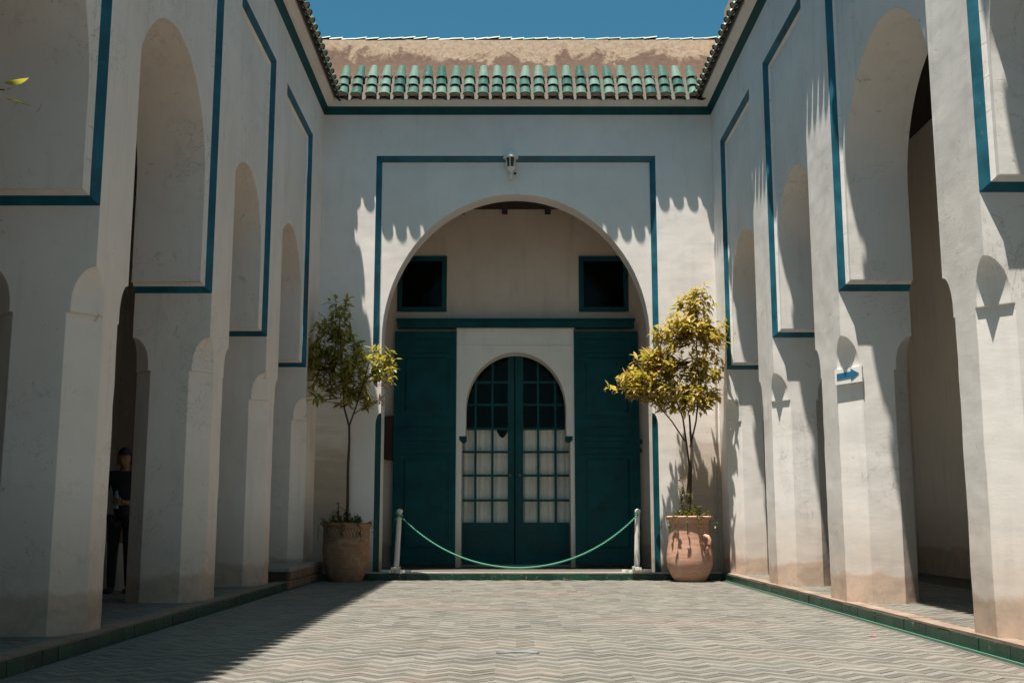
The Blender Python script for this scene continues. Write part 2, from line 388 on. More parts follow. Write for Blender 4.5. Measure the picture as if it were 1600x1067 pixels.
# raised masonry step in the left corner
st=thing('masonry_step',(-3.1,16.2,0),'raised worn masonry step in the shaded left corner beside the pot','step')
mb=MB(); mb.box(-3.6,-2.97,15.03,17.85,0,.235); mb.build('step_core',M['step'] if 'step' in M else M['earth'],st)
M['brick']=paint('old_brick',(.24,.14,.09),.9,.35)
mb=MB(); mb.box(-3.6,-2.93,15.0,17.85,.235,.285); mb.build('step_slab',M['stone'],st)
bp=[]
for k in range(3):
    b=MB(); b.box(0,.045,.004,.262+.01*k,.004,.108); bp.append(mesh('brick',b.V,b.F,M['brick']))
for r_ in range(2):
    y=15.0+(.12 if r_ else 0)
    while y<17.55:
        put('brick',bp[rnd.randrange(3)],st,(-2.975-wl(st).x+rnd.uniform(0,.012),y-wl(st).y,.01+r_*.115),(0,0,rnd.uniform(-.01,.01))); y+=.285

# ------------------------------------------------------------ wall kit
CH=.20; Z1=2.40; Z2=2.74
def pier(pt,u0,u1,T,mat,parent,chs=(1,1,1,1),c0=CH,z0=ZB-.03,ztop=ZS):
    """eight sided pier whose chamfers end in rounded stops; chs: near-front, far-front, far-back, near-back"""
    zs=[z0]; z=z0+.16
    while z<Z1-.05: zs.append(z); z+=.17
    rings=[(q,c0) for q in zs]+[(Z1,c0),(Z1+.001,c0-.028),(Z1+.06,c0-.028)]
    for k in range(1,11):
        q=k/10*math.pi/2; rings.append((Z1+.06+(Z2-Z1-.06)*math.sin(q),max(.0015,(c0-.028)*math.cos(q))))
    rings.append((ztop,.0015))
    V=[];F=[]
    for i,(z,c) in enumerate(rings):
        cc=[c if h else .0015 for h in chs]
        a,b,cx_,dd=cc
        e=.0 if z>2.2 else 1
        j=lambda: rnd.uniform(-.005,.005)*e
        f0=j()*.5
        P=[(u0+a,f0),(u1-b,f0),(u1+j()*.6,b),(u1,T-cx_),(u1-cx_,T),(u0+dd,T),(u0,T-dd),(u0+j()*.6,a)]
        P[0]=(P[0][0]+j(),P[0][1]); P[1]=(P[1][0]+j(),P[1][1])
        V+=[pt(u,w,z) for u,w in P]
    for i in range(len(rings)-1):
        for k in range(8): F.append((i*8+k,i*8+(k+1)%8,(i+1)*8+(k+1)%8,(i+1)*8+k))
    return mk('pier',V,F,mat,parent,smooth=28)
def rectwall(pt,us,zs,holes,w,mb,m=0):
    us=sorted(set(us)|{h[0] for h in holes}|{h[1] for h in holes}); zs=sorted(set(zs)|{h[2] for h in holes}|{h[3] for h in holes})
    for i in range(len(us)-1):
        for k in range(len(zs)-1):
            uc=(us[i]+us[i+1])/2; zc=(zs[k]+zs[k+1])/2
            if any(h[0]<uc<h[1] and h[2]<zc<h[3] for h in holes): continue
            mb.quad(pt(us[i],w,zs[k]),pt(us[i+1],w,zs[k]),pt(us[i+1],w,zs[k+1]),pt(us[i],w,zs[k+1]),m)
DB,DP=.06,.09   # blue bevel, panel depth
def frame(pt,a,b,T,mats,parent,side=True,led=0,DB=.06,DP=.09):
    mb=MB(); ao,bo,zo=a,b,ZT
    q=[(a,ZS),(a,ZT),(b,ZT),(b,ZS)]
    def off(k,d):
        u,z=q[k]; return (u+(d if k<2 else -d), z-(d if k in(1,2) else -d))
    segs=[(0,1),(1,2),(2,3)]
    for s in segs:
        for (d0,w0,d1,w1,m) in ((0,0,DB,DB,0),(DB,DB,DP-.002,DP,1)):
            i,k=s
            A=off(i,d0);B=off(k,d0);C_=off(k,d1);E_=off(i,d1)
            if i==0 : pass
            ns=14; js=[(rnd.uniform(-.007,.007) if (0<q_<ns and m==0) else 0) for q_ in range(ns+1)]
            lp=lambda P0,P1,q_: (P0[0]+(P1[0]-P0[0])*q_/ns,P0[1]+(P1[1]-P0[1])*q_/ns)
            for q_ in range(ns):
                a0,a1=lp(A,B,q_),lp(A,B,q_+1); e0,e1=lp(E_,C_,q_),lp(E_,C_,q_+1)
                mb.quad(pt(a0[0],w0-js[q_]*0,a0[1]),pt(a1[0],w0,a1[1]),pt(e1[0],w1+js[q_+1],e1[1]),pt(e0[0],w1+js[q_],e0[1]),m)
    if side:
        for (u,sg) in ((a,1),(b,-1)):      # blue underside running through the thickness of the wall
            mb.quad(pt(u,0,ZS),pt(u,T,ZS),pt(u+sg*DB,T,ZS+DB),pt(u+sg*DB,DB,ZS+DB),0)
            mb.quad(pt(u+sg*DB,DB,ZS+DB),pt(u+sg*DB,T,ZS+DB),pt(u+sg*DP,T,ZS+DP),pt(u+sg*DP,DP,ZS+DP),1)
    else:
        for (u,sg,l) in ((a,1,led[0]),(b,-1,led[1])):
            mb.quad(pt(u,0,ZS),pt(u+sg*l,0,ZS),pt(u+sg*l,DB,ZS+DB),pt(u+sg*DB,DB,ZS+DB),0)
            mb.quad(pt(u+sg*DB,DB,ZS+DB),pt(u+sg*l,DB,ZS+DB),pt(u+sg*l,DP,ZS+DP),pt(u+sg*DP,DP,ZS+DP),1)
    f=MB();w=MB()
    for V,mm in zip([mb.F[i] for i in range(len(mb.F))],mb.M):
        (f if mm==0 else w).add([mb.V[k] for k in V],[(0,1,2,3)])
    o=f.build('blue_frame',mats[0],parent); w.build('frame_lip',mats[1],o); return o
def panel(pt,a,b,T,zc,H,mat,parent,e=.13,zb=None,DP=.09):
    hw=(b-a)/2-e; uc=(a+b)/2; zb=zb or ZS+DP
    P=[];Q=[]
    aL,bR=a+DP,b-DP; zt=ZT-DP+.002
    for k in range(6):
        z=zb+(zc-zb)*k/6; P.append((uc-hw,z)); Q.append((aL,z))
    n=40
    for k in range(n+1):
        th=math.pi*(1-k/n); P.append((uc+hw*math.cos(th),zc+H*math.sin(th)))
        if k<=10: Q.append((aL,zc+(zt-zc)*k/10))
        elif k<=30: Q.append((aL+(bR-aL)*(k-10)/20,zt))
        else: Q.append((bR,zt-(zt-zc)*(k-30)/10))
    for k in range(5,-1,-1):
        z=zb+(zc-zb)*k/6; P.append((uc+hw,z)); Q.append((bR,z))
    V=[];F=[]
    wb=[rnd.uniform(-.006,.006) for _ in P]
    for (p,q,j) in zip(P,Q,wb):
        V+=[pt(q[0],DP,q[1]),pt(p[0],DP+.0,p[1]+j),pt(p[0],(DP+T)/2,p[1]),pt(p[0],T,p[1]),pt(q[0],T,q[1])]
    for i in range(len(P)-1):
        for k in range(4): F.append((i*5+k,(i+1)*5+k,(i+1)*5+k+1,i*5+k+1))
    # undersides
    for (u0,u1) in ((aL,uc-hw),(uc+hw,bR)):
        n_=len(V); V+=[pt(u0,DP,zb),pt(u1,DP,zb),pt(u1,T,zb),pt(u0,T,zb)]; F.append((n_,n_+1,n_+2,n_+3))
    return mk('arch_panel',V,F,mat,parent,smooth=30)

# roof tiles, modelled once: axis along +y, wide low end at y=0, bulging +z
def barrel(L,r0,r1,th=.014,n=9,inv=False):
    V=[];F=[];MI=[]
    st=5
    for i in range(st+1):
        y=L*i/st; r=r0+(r1-r0)*i/st
        for rr in (r,r-th):
            for k in range(n):
                a=math.pi*k/(n-1); V.append((rr*math.cos(a),y,(rr*math.sin(a))*(-.60 if inv else .62)))
    for i in range(st):
        A=i*2*n;B=(i+1)*2*n
        for k in range(n-1):
            F.append((A+k,A+k+1,B+k+1,B+k)); MI.append(0)
            F.append((A+n+k,B+n+k,B+n+k+1,A+n+k+1)); MI.append(1)
        F.append((A,B,B+n,A+n)); MI.append(1); F.append((A+n-1,A+2*n-1,B+2*n-1,B+n-1)); MI.append(1)
    for k in range(n-1):
        F.append((k,n+k,n+k+1,k+1)); MI.append(1)
        A=st*2*n; F.append((A+k,A+k+1,A+n+k+1,A+n+k)); MI.append(0)
    return V,F,MI
V_,F_,MI_=barrel(.40,.094,.058); M_cover=mesh('roof_tile',V_,F_,[M['roof'],M['tile_edge']],smooth=50,mi=MI_)
V_=list(V_); k0=len(V_); nn_=9
V_+=[(.080*math.cos(math.pi*k/8),.012,.080*math.sin(math.pi*k/8)*.62) for k in range(9)]+[(-.08,.012,-.03),(.08,.012,-.03)]
F_=F_+[tuple(range(k0,k0+11))]; MI_=MI_+[2]
M_cover0=mesh('roof_tile',V_,F_,[M['roof'],M['tile_edge'],M['mortar']],smooth=50,mi=MI_)
V_,F_,MI_=barrel(.60,.080,.066,inv=True); M_pan=mesh('pan_tile',V_,F_,[M['tile_edge'],M['pan']],smooth=50,mi=MI_)
V_,F_,MI_=barrel(.235,.066,.056,n=8); M_ridge=mesh('ridge_tile',V_,F_,[M['ridge'],M['tile_edge']],smooth=50,mi=MI_)
SL=R(56); PITCH=.226
def eave(frames,parent,n,ridge_n,skip=()):
    """frames(i) gives origin of the eave point, along-wall dir and inward (away from the court) dir in world space"""
    b=wl(parent)
    for i in range(n):
        o,al,inn=frames(i)
        ax=(inn*math.cos(SL)+Vector((0,0,math.sin(SL)))); nr=(-inn*math.sin(SL)+Vector((0,0,math.cos(SL))))
        side=ax.cross(nr)
        base=Matrix((side,ax,nr)).transposed()
        for r_ in range(3):
            p=o+ax*(r_*.235+rnd.uniform(-.008,.008))+nr*(.05+.016)+side*rnd.uniform(-.009,.009)
            rt=base@Matrix.Rotation(R(-5.5),3,'X')@Matrix.Rotation(rnd.uniform(-.035,.035),3,'Z')
            t=put('roof_tile',M_cover if r_ else M_cover0,parent,p-b); t.rotation_euler=rt.to_euler()
        p=o+side*(PITCH/2)+nr*.040-ax*rnd.uniform(.03,.055)
        t=put('pan_tile',M_pan,parent,p-b); t.rotation_euler=(base@Matrix.Rotation(rnd.uniform(-.03,.03),3,'Z')).to_euler()

def cornice(pt,u0,u1,mats,parent,m0=0,m1=0):
    """m0,m1: mitre sign at the two ends (extent shrinks as it projects)"""
    prof=[(0,ZC),(-.065,ZC+.125),(-.085,ZC+.135),(-.19,ZC+.20),(-.19,ZC+.24),(.3,ZC+.24)]
    P=lambda k,e: pt((u0-prof[k][0]*m0*-1 if e==0 else u1+prof[k][0]*m1),prof[k][0],prof[k][1])
    def PP(k,e):
        w,z=prof[k]; return pt(u0+(-w if m0 else 0),w,z) if e==0 else pt(u1-(-w if m1 else 0),w,z)
    mb=MB(); mb.quad(PP(0,0),PP(0,1),PP(1,1),PP(1,0)); mb.build('cornice_band',mats[0],parent)
    mb=MB()
    for k in range(1,5): mb.quad(PP(k,0),PP(k,1),PP(k+1,1),PP(k+1,0))
    mb.build('cornice_moulding',mats[1],parent)

def roofslope(pt,u0,u1,wt,zt,mat,parent,wr=.95,m0=0,m1=0):
    """tile bed then steep plaster slope up to the ridge at (wt,zt)"""
    mb=MB(); n=max(2,int((u1-u0)/.3)); prof=[(-.24,ZC+.20),(.26,8.43),((wt+.26)*.5,(8.43+zt)/2+.02),(wt,zt),(wt+.12,zt),(wr,zt-.9)]
    V=[];F=[]
    for i in range(n+1):
        for k,(w,z) in enumerate(prof):
            ua=u0+(wt-w if m0 else 0)*0; 
            t=i/n; a=u0+(-w if m0 else 0); b_=u1-(-w if m1 else 0)
            jj=rnd.uniform(-.012,.012) if k in(2,3) else 0
            V.append(pt(a+(b_-a)*t,w+jj,z+jj))
    m_=len(prof)
    for i in range(n):
        for k in range(m_-1): F.append((i*m_+k,(i+1)*m_+k,(i+1)*m_+k+1,i*m_+k+1))
    return mk('roof_slope',V,F,mat,parent,smooth=40)

def arcade(pt,bays,lab,mat,T=.75,sgn=1,ridgew=.16,ridgez=9.06,loc=(0,0,0)):
    t=thing('arcade_wall',loc,lab,'wall')
    # piers below
    prev=YN
    for a,b in bays:
        if a-prev>.05: pier(pt,prev,a,T,mat,t)
        prev=b
    pier(pt,prev,D+.02,T,mat,t,chs=(1,0,0,1))
    mb=MB(); holes=[(a,b,ZS,ZT) for a,b in bays]
    rectwall(pt,[YN,D],[ZS,ZT,ZC+.2],holes,0,mb); rectwall(pt,[YN,D],[ZS,ZT,ZC+.2],holes,T,mb)
    mb.build('upper_wall',mat,t)
    for i,(a,b) in enumerate(bays):
        frame(pt,a,b,T,(M['teal'],mat),t)
        hw=(b-a)/2-.13
        ap={0:5.45}.get(i,None)
        apex=5.48 if hw>1.05 else 5.13
        panel(pt,a,b,T,apex-hw*1.03,hw*1.03,mat,t)
    cornice(pt,YN,D,(M['teal_dark'],mat),t,m1=1)
    roofslope(pt,YN,D,ridgew,ridgez,M['roofpl'],t,m1=1)
    n=int((D-.3-YN)/PITCH)
    ov=.245
    def fr(i):
        u=D-.36-i*PITCH; o=pt(u,-ov,ZC+.20); inn=(pt(u,1,0)-pt(u,0,0)).normalized(); return o,Vector((0,1,0)),inn
    eave(fr,t,n,0)
    b=wl(t); L=.21; n=int((D-YN)/L)
    for i in range(n):
        u=D-.2-i*L; p=pt(u,ridgew+.05,ridgez+.0)-b
        put('ridge_tile',M_ridge,t,p,(R(-5)+rnd.uniform(-.03,.03),0,math.pi+rnd.uniform(-.05,.05)))
    return t
bl=[(-2.3,.4),(1.3,3.9),(4.9,8.03),(8.74,11.27),(12.05,14.0),(14.76,16.87)]
br=[(-2.3,.3),(1.2,4.0),(4.85,7.69),(8.46,11.17),(12.12,14.09),(14.95,17.14)]
AL=arcade(pl,bl,'shaded white arcade with blue framed arches along the left side of the courtyard',M['plaster_l'],T=.79,ridgew=.32,ridgez=9.5,loc=(-3.1,8,0))
AR=arcade(pr,br,'sunlit white arcade with peeling plaster and blue framed arches on the right',M['plaster_r'],T=.72,ridgew=.36,ridgez=9.62,loc=(3.32,8,0))

# ------------------------------------------------------------ facade
FW=thing('facade_wall',(0.07,D,0),'white end wall of the courtyard with one large blue framed arch','wall')
FA,FB=-2.25,2.38; TF=.5
def facade_block(u0,u1,left):
    cu=.085; rings=[ZB-.03,2.50]
    e=u1 if left else u0; s=-1 if left else 1
    # jamb block with a painted chamfer and round stop
    prof=[(z,cu) for z in (ZB-.03,1.0,2.0,2.40)]+[(2.40+.2*math.sin(k/8*math.pi/2),max(.001,cu*math.cos(k/8*math.pi/2))) for k in range(1,9)]+[(ZS,.001)]
    o_=u0 if left else u1
    W=MB(); C=MB()
    for i in range(len(prof)-1):
        (z0,c0),(z1,c1)=prof[i],prof[i+1]
        W.quad(pf(o_,0,z0),pf(e+s*c0,0,z0),pf(e+s*c1,0,z1),pf(o_,0,z1))
        W.quad(pf(e,c0,z0),pf(e,TF,z0),pf(e,TF,z1),pf(e,c1,z1))
        (C if i<len(prof)-2 else W).quad(pf(e+s*c0,0,z0),pf(e,c0,z0),pf(e,c1,z1),pf(e+s*c1,0,z1))
    W.quad(pf(o_,TF,ZB),pf(e,TF,ZB),pf(e,TF,ZS),pf(o_,TF,ZS))
    p=W.build('pier',M['plaster_f'] if left else M['plaster_fr'],FW)
    C.build('painted_chamfer',M['teal_dark'],p)
facade_block(XL(D)-.02,FA+.15,True); facade_block(FB-.13,XR+.02,False)
mb=MB(); rectwall(pf,[XL(D),XR],[ZS,ZT,ZC+.2],[(FA,FB,ZS,ZT)],0,mb); rectwall(pf,[XL(D),XR],[ZS,ZT,ZC+.2],[(FA,FB,ZS,ZT)],TF,mb); mb.build('upper_wall',M['plaster_f'],FW)
frame(pf,FA,FB,TF,(M['teal'],M['plaster_f']),FW,side=False,led=(.15,.13),DB=.088,DP=.100)
panel(pf,FA,FB,TF,3.8,2.45,M['plaster_f'],FW,zb=ZS,DP=.100)
cornice(pf,XL(D),XR,(M['teal_dark'],M['plaster_f']),FW,m0=1,m1=1)
roofslope(pf,XL(D),XR,.47,9.13,M['roofpl'],FW,m0=1,m1=1,wr=1.7)
n=26
def frf(i):
    u=-2.80+i*(5.80/(n-1)); return pf(u,-.285,ZC+.185),Vector((1,0,0)),Vector((0,1,0))
eave(frf,FW,n,0)
b=wl(FW)
for i in range(33):
    x=-3.38+i*.21; put('ridge_tile',M_ridge,FW,Vector((x,D+.53,9.14+rnd.uniform(-.012,.012)))-b,(R(7)*1+rnd.uniform(-.05,.05),0,R(-90)+rnd.uniform(-.06,.06)))

# ------------------------------------------------------------ galleries, porch (dark shells round the court)
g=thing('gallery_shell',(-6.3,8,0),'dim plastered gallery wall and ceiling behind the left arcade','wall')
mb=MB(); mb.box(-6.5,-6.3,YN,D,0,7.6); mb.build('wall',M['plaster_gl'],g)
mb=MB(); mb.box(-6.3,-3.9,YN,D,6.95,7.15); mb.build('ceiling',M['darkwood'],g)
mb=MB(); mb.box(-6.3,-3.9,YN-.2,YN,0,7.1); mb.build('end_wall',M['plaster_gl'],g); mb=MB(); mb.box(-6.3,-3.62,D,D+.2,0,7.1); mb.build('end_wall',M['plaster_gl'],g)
mb=MB(); mb.box(-6.6,-3.2,YN,D,7.6,7.8); mb.build('roof',M['roofpl'],g)
g=thing('gallery_shell',(6.4,8,0),'dark gallery wall and ceiling behind the right arcade','wall')
mb=MB(); mb.box(6.4,6.6,YN,D,0,7.6); mb.build('wall',M['plaster_g'],g)
mb=MB(); mb.box(4.08,6.4,YN,D,6.95,7.15); mb.build('ceiling',M['darkwood'],g)
mb=MB(); mb.box(4.08,6.4,YN-.2,YN,0,7.1); mb.build('end_wall',M['plaster_g'],g); mb=MB(); mb.box(3.9,6.4,D,D+.2,0,7.1); mb.build('end_wall',M['plaster_g'],g)
mb=MB(); mb.box(3.42,6.7,YN,D,7.6,7.8); mb.build('roof',M['roofpl'],g)

YB=19.8
pb=lambda u,w,z: Vector((u,YB+w,z))
PW=thing('porch_wall',(0.07,YB,0),'tan plastered back wall of the porch with two small windows','wall')
WIN=[(-2.065,-1.175,4.60,5.62),(1.205,2.095,4.60,5.62)]
mb=MB(); rectwall(pb,[-3.3,3.5],[0,6.5],WIN+[(-.93,1.06,0,4.0)],0,mb)
for x in (-3.3,3.5): mb.quad((x,D+TF,0),(x,YB,0),(x,YB,6.5),(x,D+TF,6.5))
mb.build('wall',M['plaster_b'],PW)
mb=MB(); mb.box(-3.4,3.6,D+TF,YB,6.5,6.62)
mb.build('ceiling',M['darkwood'],PW)
for k in range(9):
    b=MB(); b.box(-3.3+k*.78,-3.2+k*.78,D+TF,YB-.01,6.40,6.498); b.build('ceiling_beam',M['darkwood'],PW)
# room behind, closed
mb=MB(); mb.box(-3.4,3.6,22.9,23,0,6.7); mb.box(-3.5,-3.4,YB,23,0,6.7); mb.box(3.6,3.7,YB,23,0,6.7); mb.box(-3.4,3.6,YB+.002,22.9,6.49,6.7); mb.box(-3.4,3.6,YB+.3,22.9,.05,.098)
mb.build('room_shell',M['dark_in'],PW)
mb=MB(); mb.box(-3.9,4.1,D+.9,23,8.0,8.1); mb.box(-3.4,3.6,22.9,23,6.7,8.0); mb.build('rear_roof',M['roofpl'],PW)
for wi,(a,c,z0,z1) in enumerate(WIN):
    f=MB(); t_=.085
    for (x0,x1,q0,q1) in ((a,a+t_,z0,z1),(c-t_,c,z0,z1),(a+t_,c-t_,z1-t_,z1),(a+t_,c-t_,z0,z0+t_)): f.box(x0,x1,YB-.03,YB+.06,q0,q1)
    fo=f.build('window_frame',M['teal_dk2'],PW)
    b=MB(); b.quad((a,YB+.05,z0),(c,YB+.05,z0),(c,YB+.05,z1),(a,YB+.05,z1)); b.build('pane',M['glass'],fo)
    b=MB(); 
    for (x0,x1,q0,q1) in ((a,a+.002,z0,z1),(c-.002,c,z0,z1),(a,c,z1-.002,z1),(a,c,z0,z0+.002)): b.box(x0,x1,YB+.06,YB+.35,q0,q1)
    b.build('window_reveal',M['plaster_b'],PW)

# door surround
SU=thing('door_surround',(.06,YB-.1,ZB),'pale plaster surround with a pointed arch around the glazed door','doorway')
sx0,sx1,sz=-.985,1.10,4.27
ys0,ys1=YB-.10,YB+.36
cx_=.07; ahw=.885; jhw=.955; zim=2.36; zc_=2.80; aH=1.05
P=[(cx_-jhw,ZB),(cx_-jhw,1.2),(cx_-jhw,zim-.06),(cx_-ahw,zim+.02),(cx_-ahw,zc_)]
n=28
arc=[(cx_+ahw*math.cos(math.pi*(1-k/n))*1.0,zc_+aH*math.sin(math.pi*(1-k/n))**.93) for k in range(1,n)]
P=P+arc+[(2*cx_-p[0],p[1]) for p in P[::-1]]
Q=[]
for p in P:
    pass
m_=len(P); V=[];F=[]
for i,p in enumerate(P):
    if i<=4: q=(sx0,p[1])
    elif i>=m_-5: q=(sx1,p[1])
    else:
        k=i-4; 
        q=(sx0,zc_+(sz-zc_)*k/7) if k<=7 else ((sx0+(sx1-sx0)*(k-7)/14,sz) if k<=21 else (sx1,sz-(sz-zc_)*(k-21)/7))
    V+=[(q[0],YB,q[1]),(q[0],ys0,q[1]),(p[0],ys0,p[1]),(p[0],ys1,p[1])]
for i in range(m_-1):
    for k in range(3): F.append((i*4+k,(i+1)*4+k,(i+1)*4+k+1,i*4+k+1))
mk('arch_surround',V,F,M['plaster_s'],SU,smooth=30)
mb=MB(); mb.box(sx0-.012,sx1+.012,ys0-.02,YB-.001,sz+.001,sz+.03); mb.box(sx0+.03,sx1-.03,ys0-.006,ys0-.001,sz-.30,sz-.285); mb.build('moulding',M['plaster_s'],SU)
for s in (-1,1):
    b=MB(); x=cx_+s*(jhw-.02)
    b.box(x-.06,x+.06,ys0-.012,ys0+.3,zim-.07,zim-.0); b.box(x-.04-.02*0,x+.04,ys0-.01,ys0+.28,zim-.10,zim-.07)
    b.build('corbel',M['teal_dark'],SU)

# glazed double door
YD=YB+.40; DR=thing('glazed_door',(.06,YD,ZB),'closed dark teal double door with small panes and white curtains behind the lower ones','door')
kx=YD/1750.
X=lambda px: (px-804.8)/1750*20.45+.055
lo=[(X(722-4),X(803.6)),(X(805.2),X(890+4))]
zr=lambda py: {555:3.90,599:3.375,634:2.965,671.5:2.53,706:2.115,743:1.695,781:1.255,816.5:.84}[py]
rows=[816.5,781,743,706,671.5,634,599]
vm=[[X(744),X(770)],[X(840.5),X(867)]]
for li,(a,c) in enumerate(lo):
    leaf=MB(); y0,y1=YD-.025,YD+.03
    inner=X(793.7) if li==0 else X(817.3)
    if li==0: leaf.box(inner,c,y0,y1,.13,3.95); leaf.box(a,a+.07,y0,y1,.13,3.95); g0,g1=a+.07,inner
    else: leaf.box(a,inner,y0,y1,.13,3.95); leaf.box(c-.07,c,y0,y1,.13,3.95); g0,g1=inner,c-.07
    leaf.box(g0,g1,y0,y1,.13,.26); leaf.box(g0,g1,y0,y1,.70,.865)
    leaf.box(g0,g1,y0+.014,y1-.02,.26,.70)
    leaf.box(g0+.05,g1-.05,y0+.002,y0+.016,.32,.64)
    leaf.box(g0+.09,g1-.09,y0-.004,y0+.004,.36,.60)
    leaf.box(g0,g1,y0,y1,3.88,3.95)
    lf=leaf.build('door_leaf',M['teal_dk2'],DR)
    for x in vm[li]:
        b=MB(); b.box(x-.02,x+.02,y0+.004,y1-.01,.865,3.88); b.build('muntin',M['teal_dk2'],lf)
    ys=sorted(zr(r_) for r_ in rows[1:])+[]
    for z in ys:
        b=MB(); b.box(g0,g1,y0+.008,y1-.012,z-.02,z+.02); b.build('muntin',M['teal_dk2'],lf)
    xs=[g0]+vm[li]+[g1]; zz=[.865]+ys+[3.88]
    for i in range(3):
        for k in range(len(zz)-1):
            b=MB(); t1=rnd.uniform(-.002,.002)
            b.quad((xs[i],YD+.0+t1,zz[k]),(xs[i+1],YD+.0-t1,zz[k]),(xs[i+1],YD+.0,zz[k+1]),(xs[i],YD+.0,zz[k+1])); b.build('pane',M['glass'],lf)
    # curtain
    V=[];F=[]; nn=60; x0,x1=g0-.03,g1+.03
    if li==1: x0-=.0
    for i in range(nn+1):
        x=x0+(x1-x0)*i/nn; y=YD+.085+.018*math.sin(i*.95)+.009*math.sin(i*2.3+1)
        top=2.545
        if li==0 and i>nn*.70: q=(i/nn-.70)/.30; top=2.545-.17*max(0,math.sin(q*math.pi))**1.2
        V+=[(x,y,.86),(x,y+.004,1.8),(x,y,top)]
    for i in range(nn):
        for k in range(2): F.append((i*3+k,(i+1)*3+k,(i+1)*3+k+1,i*3+k+1))
    mk('curtain',V,F,M['curtain'],lf,smooth=180)
for x in (-.006+.055-.08,.055+.085):
    b=MB(); b.lathe([(.001,-.03),(.022,-.025),(.03,0),(.024,.02),(.012,.035),(.012,.05)],(0,0,0),14)
    V=[Vector((v.x+x,YD-.03+(v.z-.05),v.y+1.70)) for v in b.V]
    mk('door_knob',V,b.F,M['brass'],DR,smooth=60)
mb=MB(); mb.box(-.90,1.04,YD-.10,YD+.1,ZB-.002,.135); mb.build('threshold',M['stone'],DR)

# big folded shutters and lintel
def shutter(x0,x1,label):
    t=thing('door_shutter',((x0+x1)/2,YB-.12,ZB),label,'shutter','tall teal door shutters folded back against the porch wall')
    y1=YB-.105; y0=y1-.055; z0,z1=.14,4.22
    b=MB(); s=.11
    zs_=[z0,z0+.16,2.0,2.10,2.28,2.60,3.74,3.84,4.02,z1]
    b.box(x0,x1,y0+.022,y1,z0,z1); b.build('board',M['teal_dark'],t)
    for xa,xb in ((x0,x0+s),(x1-s,x1)):
        q=MB(); q.box(xa,xb,y0,y0+.022,z0,z1); q.build('stile',M['teal_dark'],t)
    for za,zb_ in ((z0,z0+.20),(2.06,2.14),(2.28,2.36),(2.52,2.68),(3.84,3.92),(4.08,z1)):
        q=MB(); q.box(x0+s,x1-s,y0,y0+.022,za,zb_); q.build('rail',M['teal_dark'],t)
    for za,zb_ in ((z0+.28,1.98),(2.76,3.76)):
        q=MB(); a,c=x0+s+.07,x1-s-.07
        q.add([(a,y0+.022,za),(c,y0+.022,za),(c,y0+.022,zb_),(a,y0+.022,zb_),(a+.04,y0+.004,za+.04),(c-.04,y0+.004,za+.04),(c-.04,y0+.004,zb_-.04),(a+.04,y0+.004,zb_-.04)],
              [(0,1,5,4),(1,2,6,5),(2,3,7,6),(3,0,4,7),(4,5,6,7)])
        q.build('raised_panel',M['teal_dark'],t)
    for z in (2.40,2.20):
        pass
    return t
shutter(-2.08,-.99,'tall dark teal shutter folded back to the left of the glazed door')
s2=shutter(1.105,2.235,'tall dark teal shutter folded back to the right of the glazed door')
b=MB(); b.box(2.235,2.27,YB-.17,YB-.13,2.08,2.14); b.build('hinge',M['black'],s2); b=MB(); b.box(2.235,2.28,YB-.17,YB-.13,2.22,2.30); b.build('hinge',M['black'],s2)
LT=thing('lintel_board',(.05,YB,4.29),'long dark teal beam above the shutters and door','beam')
mb=MB(); mb.box(-2.04,2.17,YB-.19,YB-.001,4.285,4.415); mb.build('beam',M['teal_dark'],LT)
mb=MB(); mb.box(-2.06,2.19,YB-.215,YB-.001,4.416,4.445); mb.build('moulding',M['teal_dark'],LT)
BB=thing('brown_board',(-2.2,YB-.1,1.95),'dark brown board with rounded corners behind the left shutter','board')
V=[];c=[(-2.33,2.68),(-2.25,2.71),(-2.09,2.72),(-2.09,1.94),(-2.22,1.95),(-2.29,1.99),(-2.33,2.12)]
for y in (YB-.14,YB-.05): V+=[(x,y,z) for x,z in c]
F=[tuple(range(7)),tuple(range(13,6,-1))]+[(i,(i+1)%7,7+(i+1)%7,7+i) for i in range(7)]
mk('board',V,F,M['brown'],BB)

# ------------------------------------------------------------ wall lantern
LP=thing('wall_lantern',(-.02,D+DP,6.5),'small white wall lantern with dark glass above the big arch','lamp')
lx,ly=-.02,D-.03
b=MB(); b.lathe([(.001,6.965),(.025,6.955),(.06,6.93),(.09,6.885),(.10,6.855),(.125,6.845),(.125,6.83),(.09,6.825),(.001,6.825)],(lx,ly,0),24); b.build('lamp_cap',M['white_metal'],LP,smooth=40)
b=MB(); b.lathe([(.080,6.825),(.060,6.665)],(lx,ly,0),24); b.build('lamp_glass',M['lampglass'],LP,smooth=40)
for k in range(6):
    a=k*math.pi/3+.35; b=MB(); b.tube([(lx+.086*math.cos(a),ly+.086*math.sin(a),6.83),(lx+.065*math.cos(a),ly+.065*math.sin(a),6.66)],.009,6); b.build('lamp_rib',M['white_metal'],LP)
b=MB(); b.lathe([(.07,6.67),(.072,6.655),(.055,6.63),(.03,6.60),(.028,6.585),(.001,6.58)],(lx,ly,0),20); b.build('lamp_base',M['white_metal'],LP,smooth=40)
b=MB(); b.tube([(lx,ly,6.59),(lx,ly+.01,6.54),(lx,ly+.06,6.52),(lx,D+DP,6.54)],.016,8); 
b.lathe([(.001,0),(.06,.003),(.06,.02),(.001,.021)],(0,0,0),20)
for i in range(len(b.V)-80,len(b.V)): v=b.V[i]; b.V[i]=Vector((lx+v.x,D+DP-v.z,6.55+v.y))
b.build('bracket',M['white_metal'],LP,smooth=40)
b=MB(); b.box(lx+.05,lx+.09,ly+.03,ly+.06,6.565,6.595); b.build('knob',M['black'],LP)

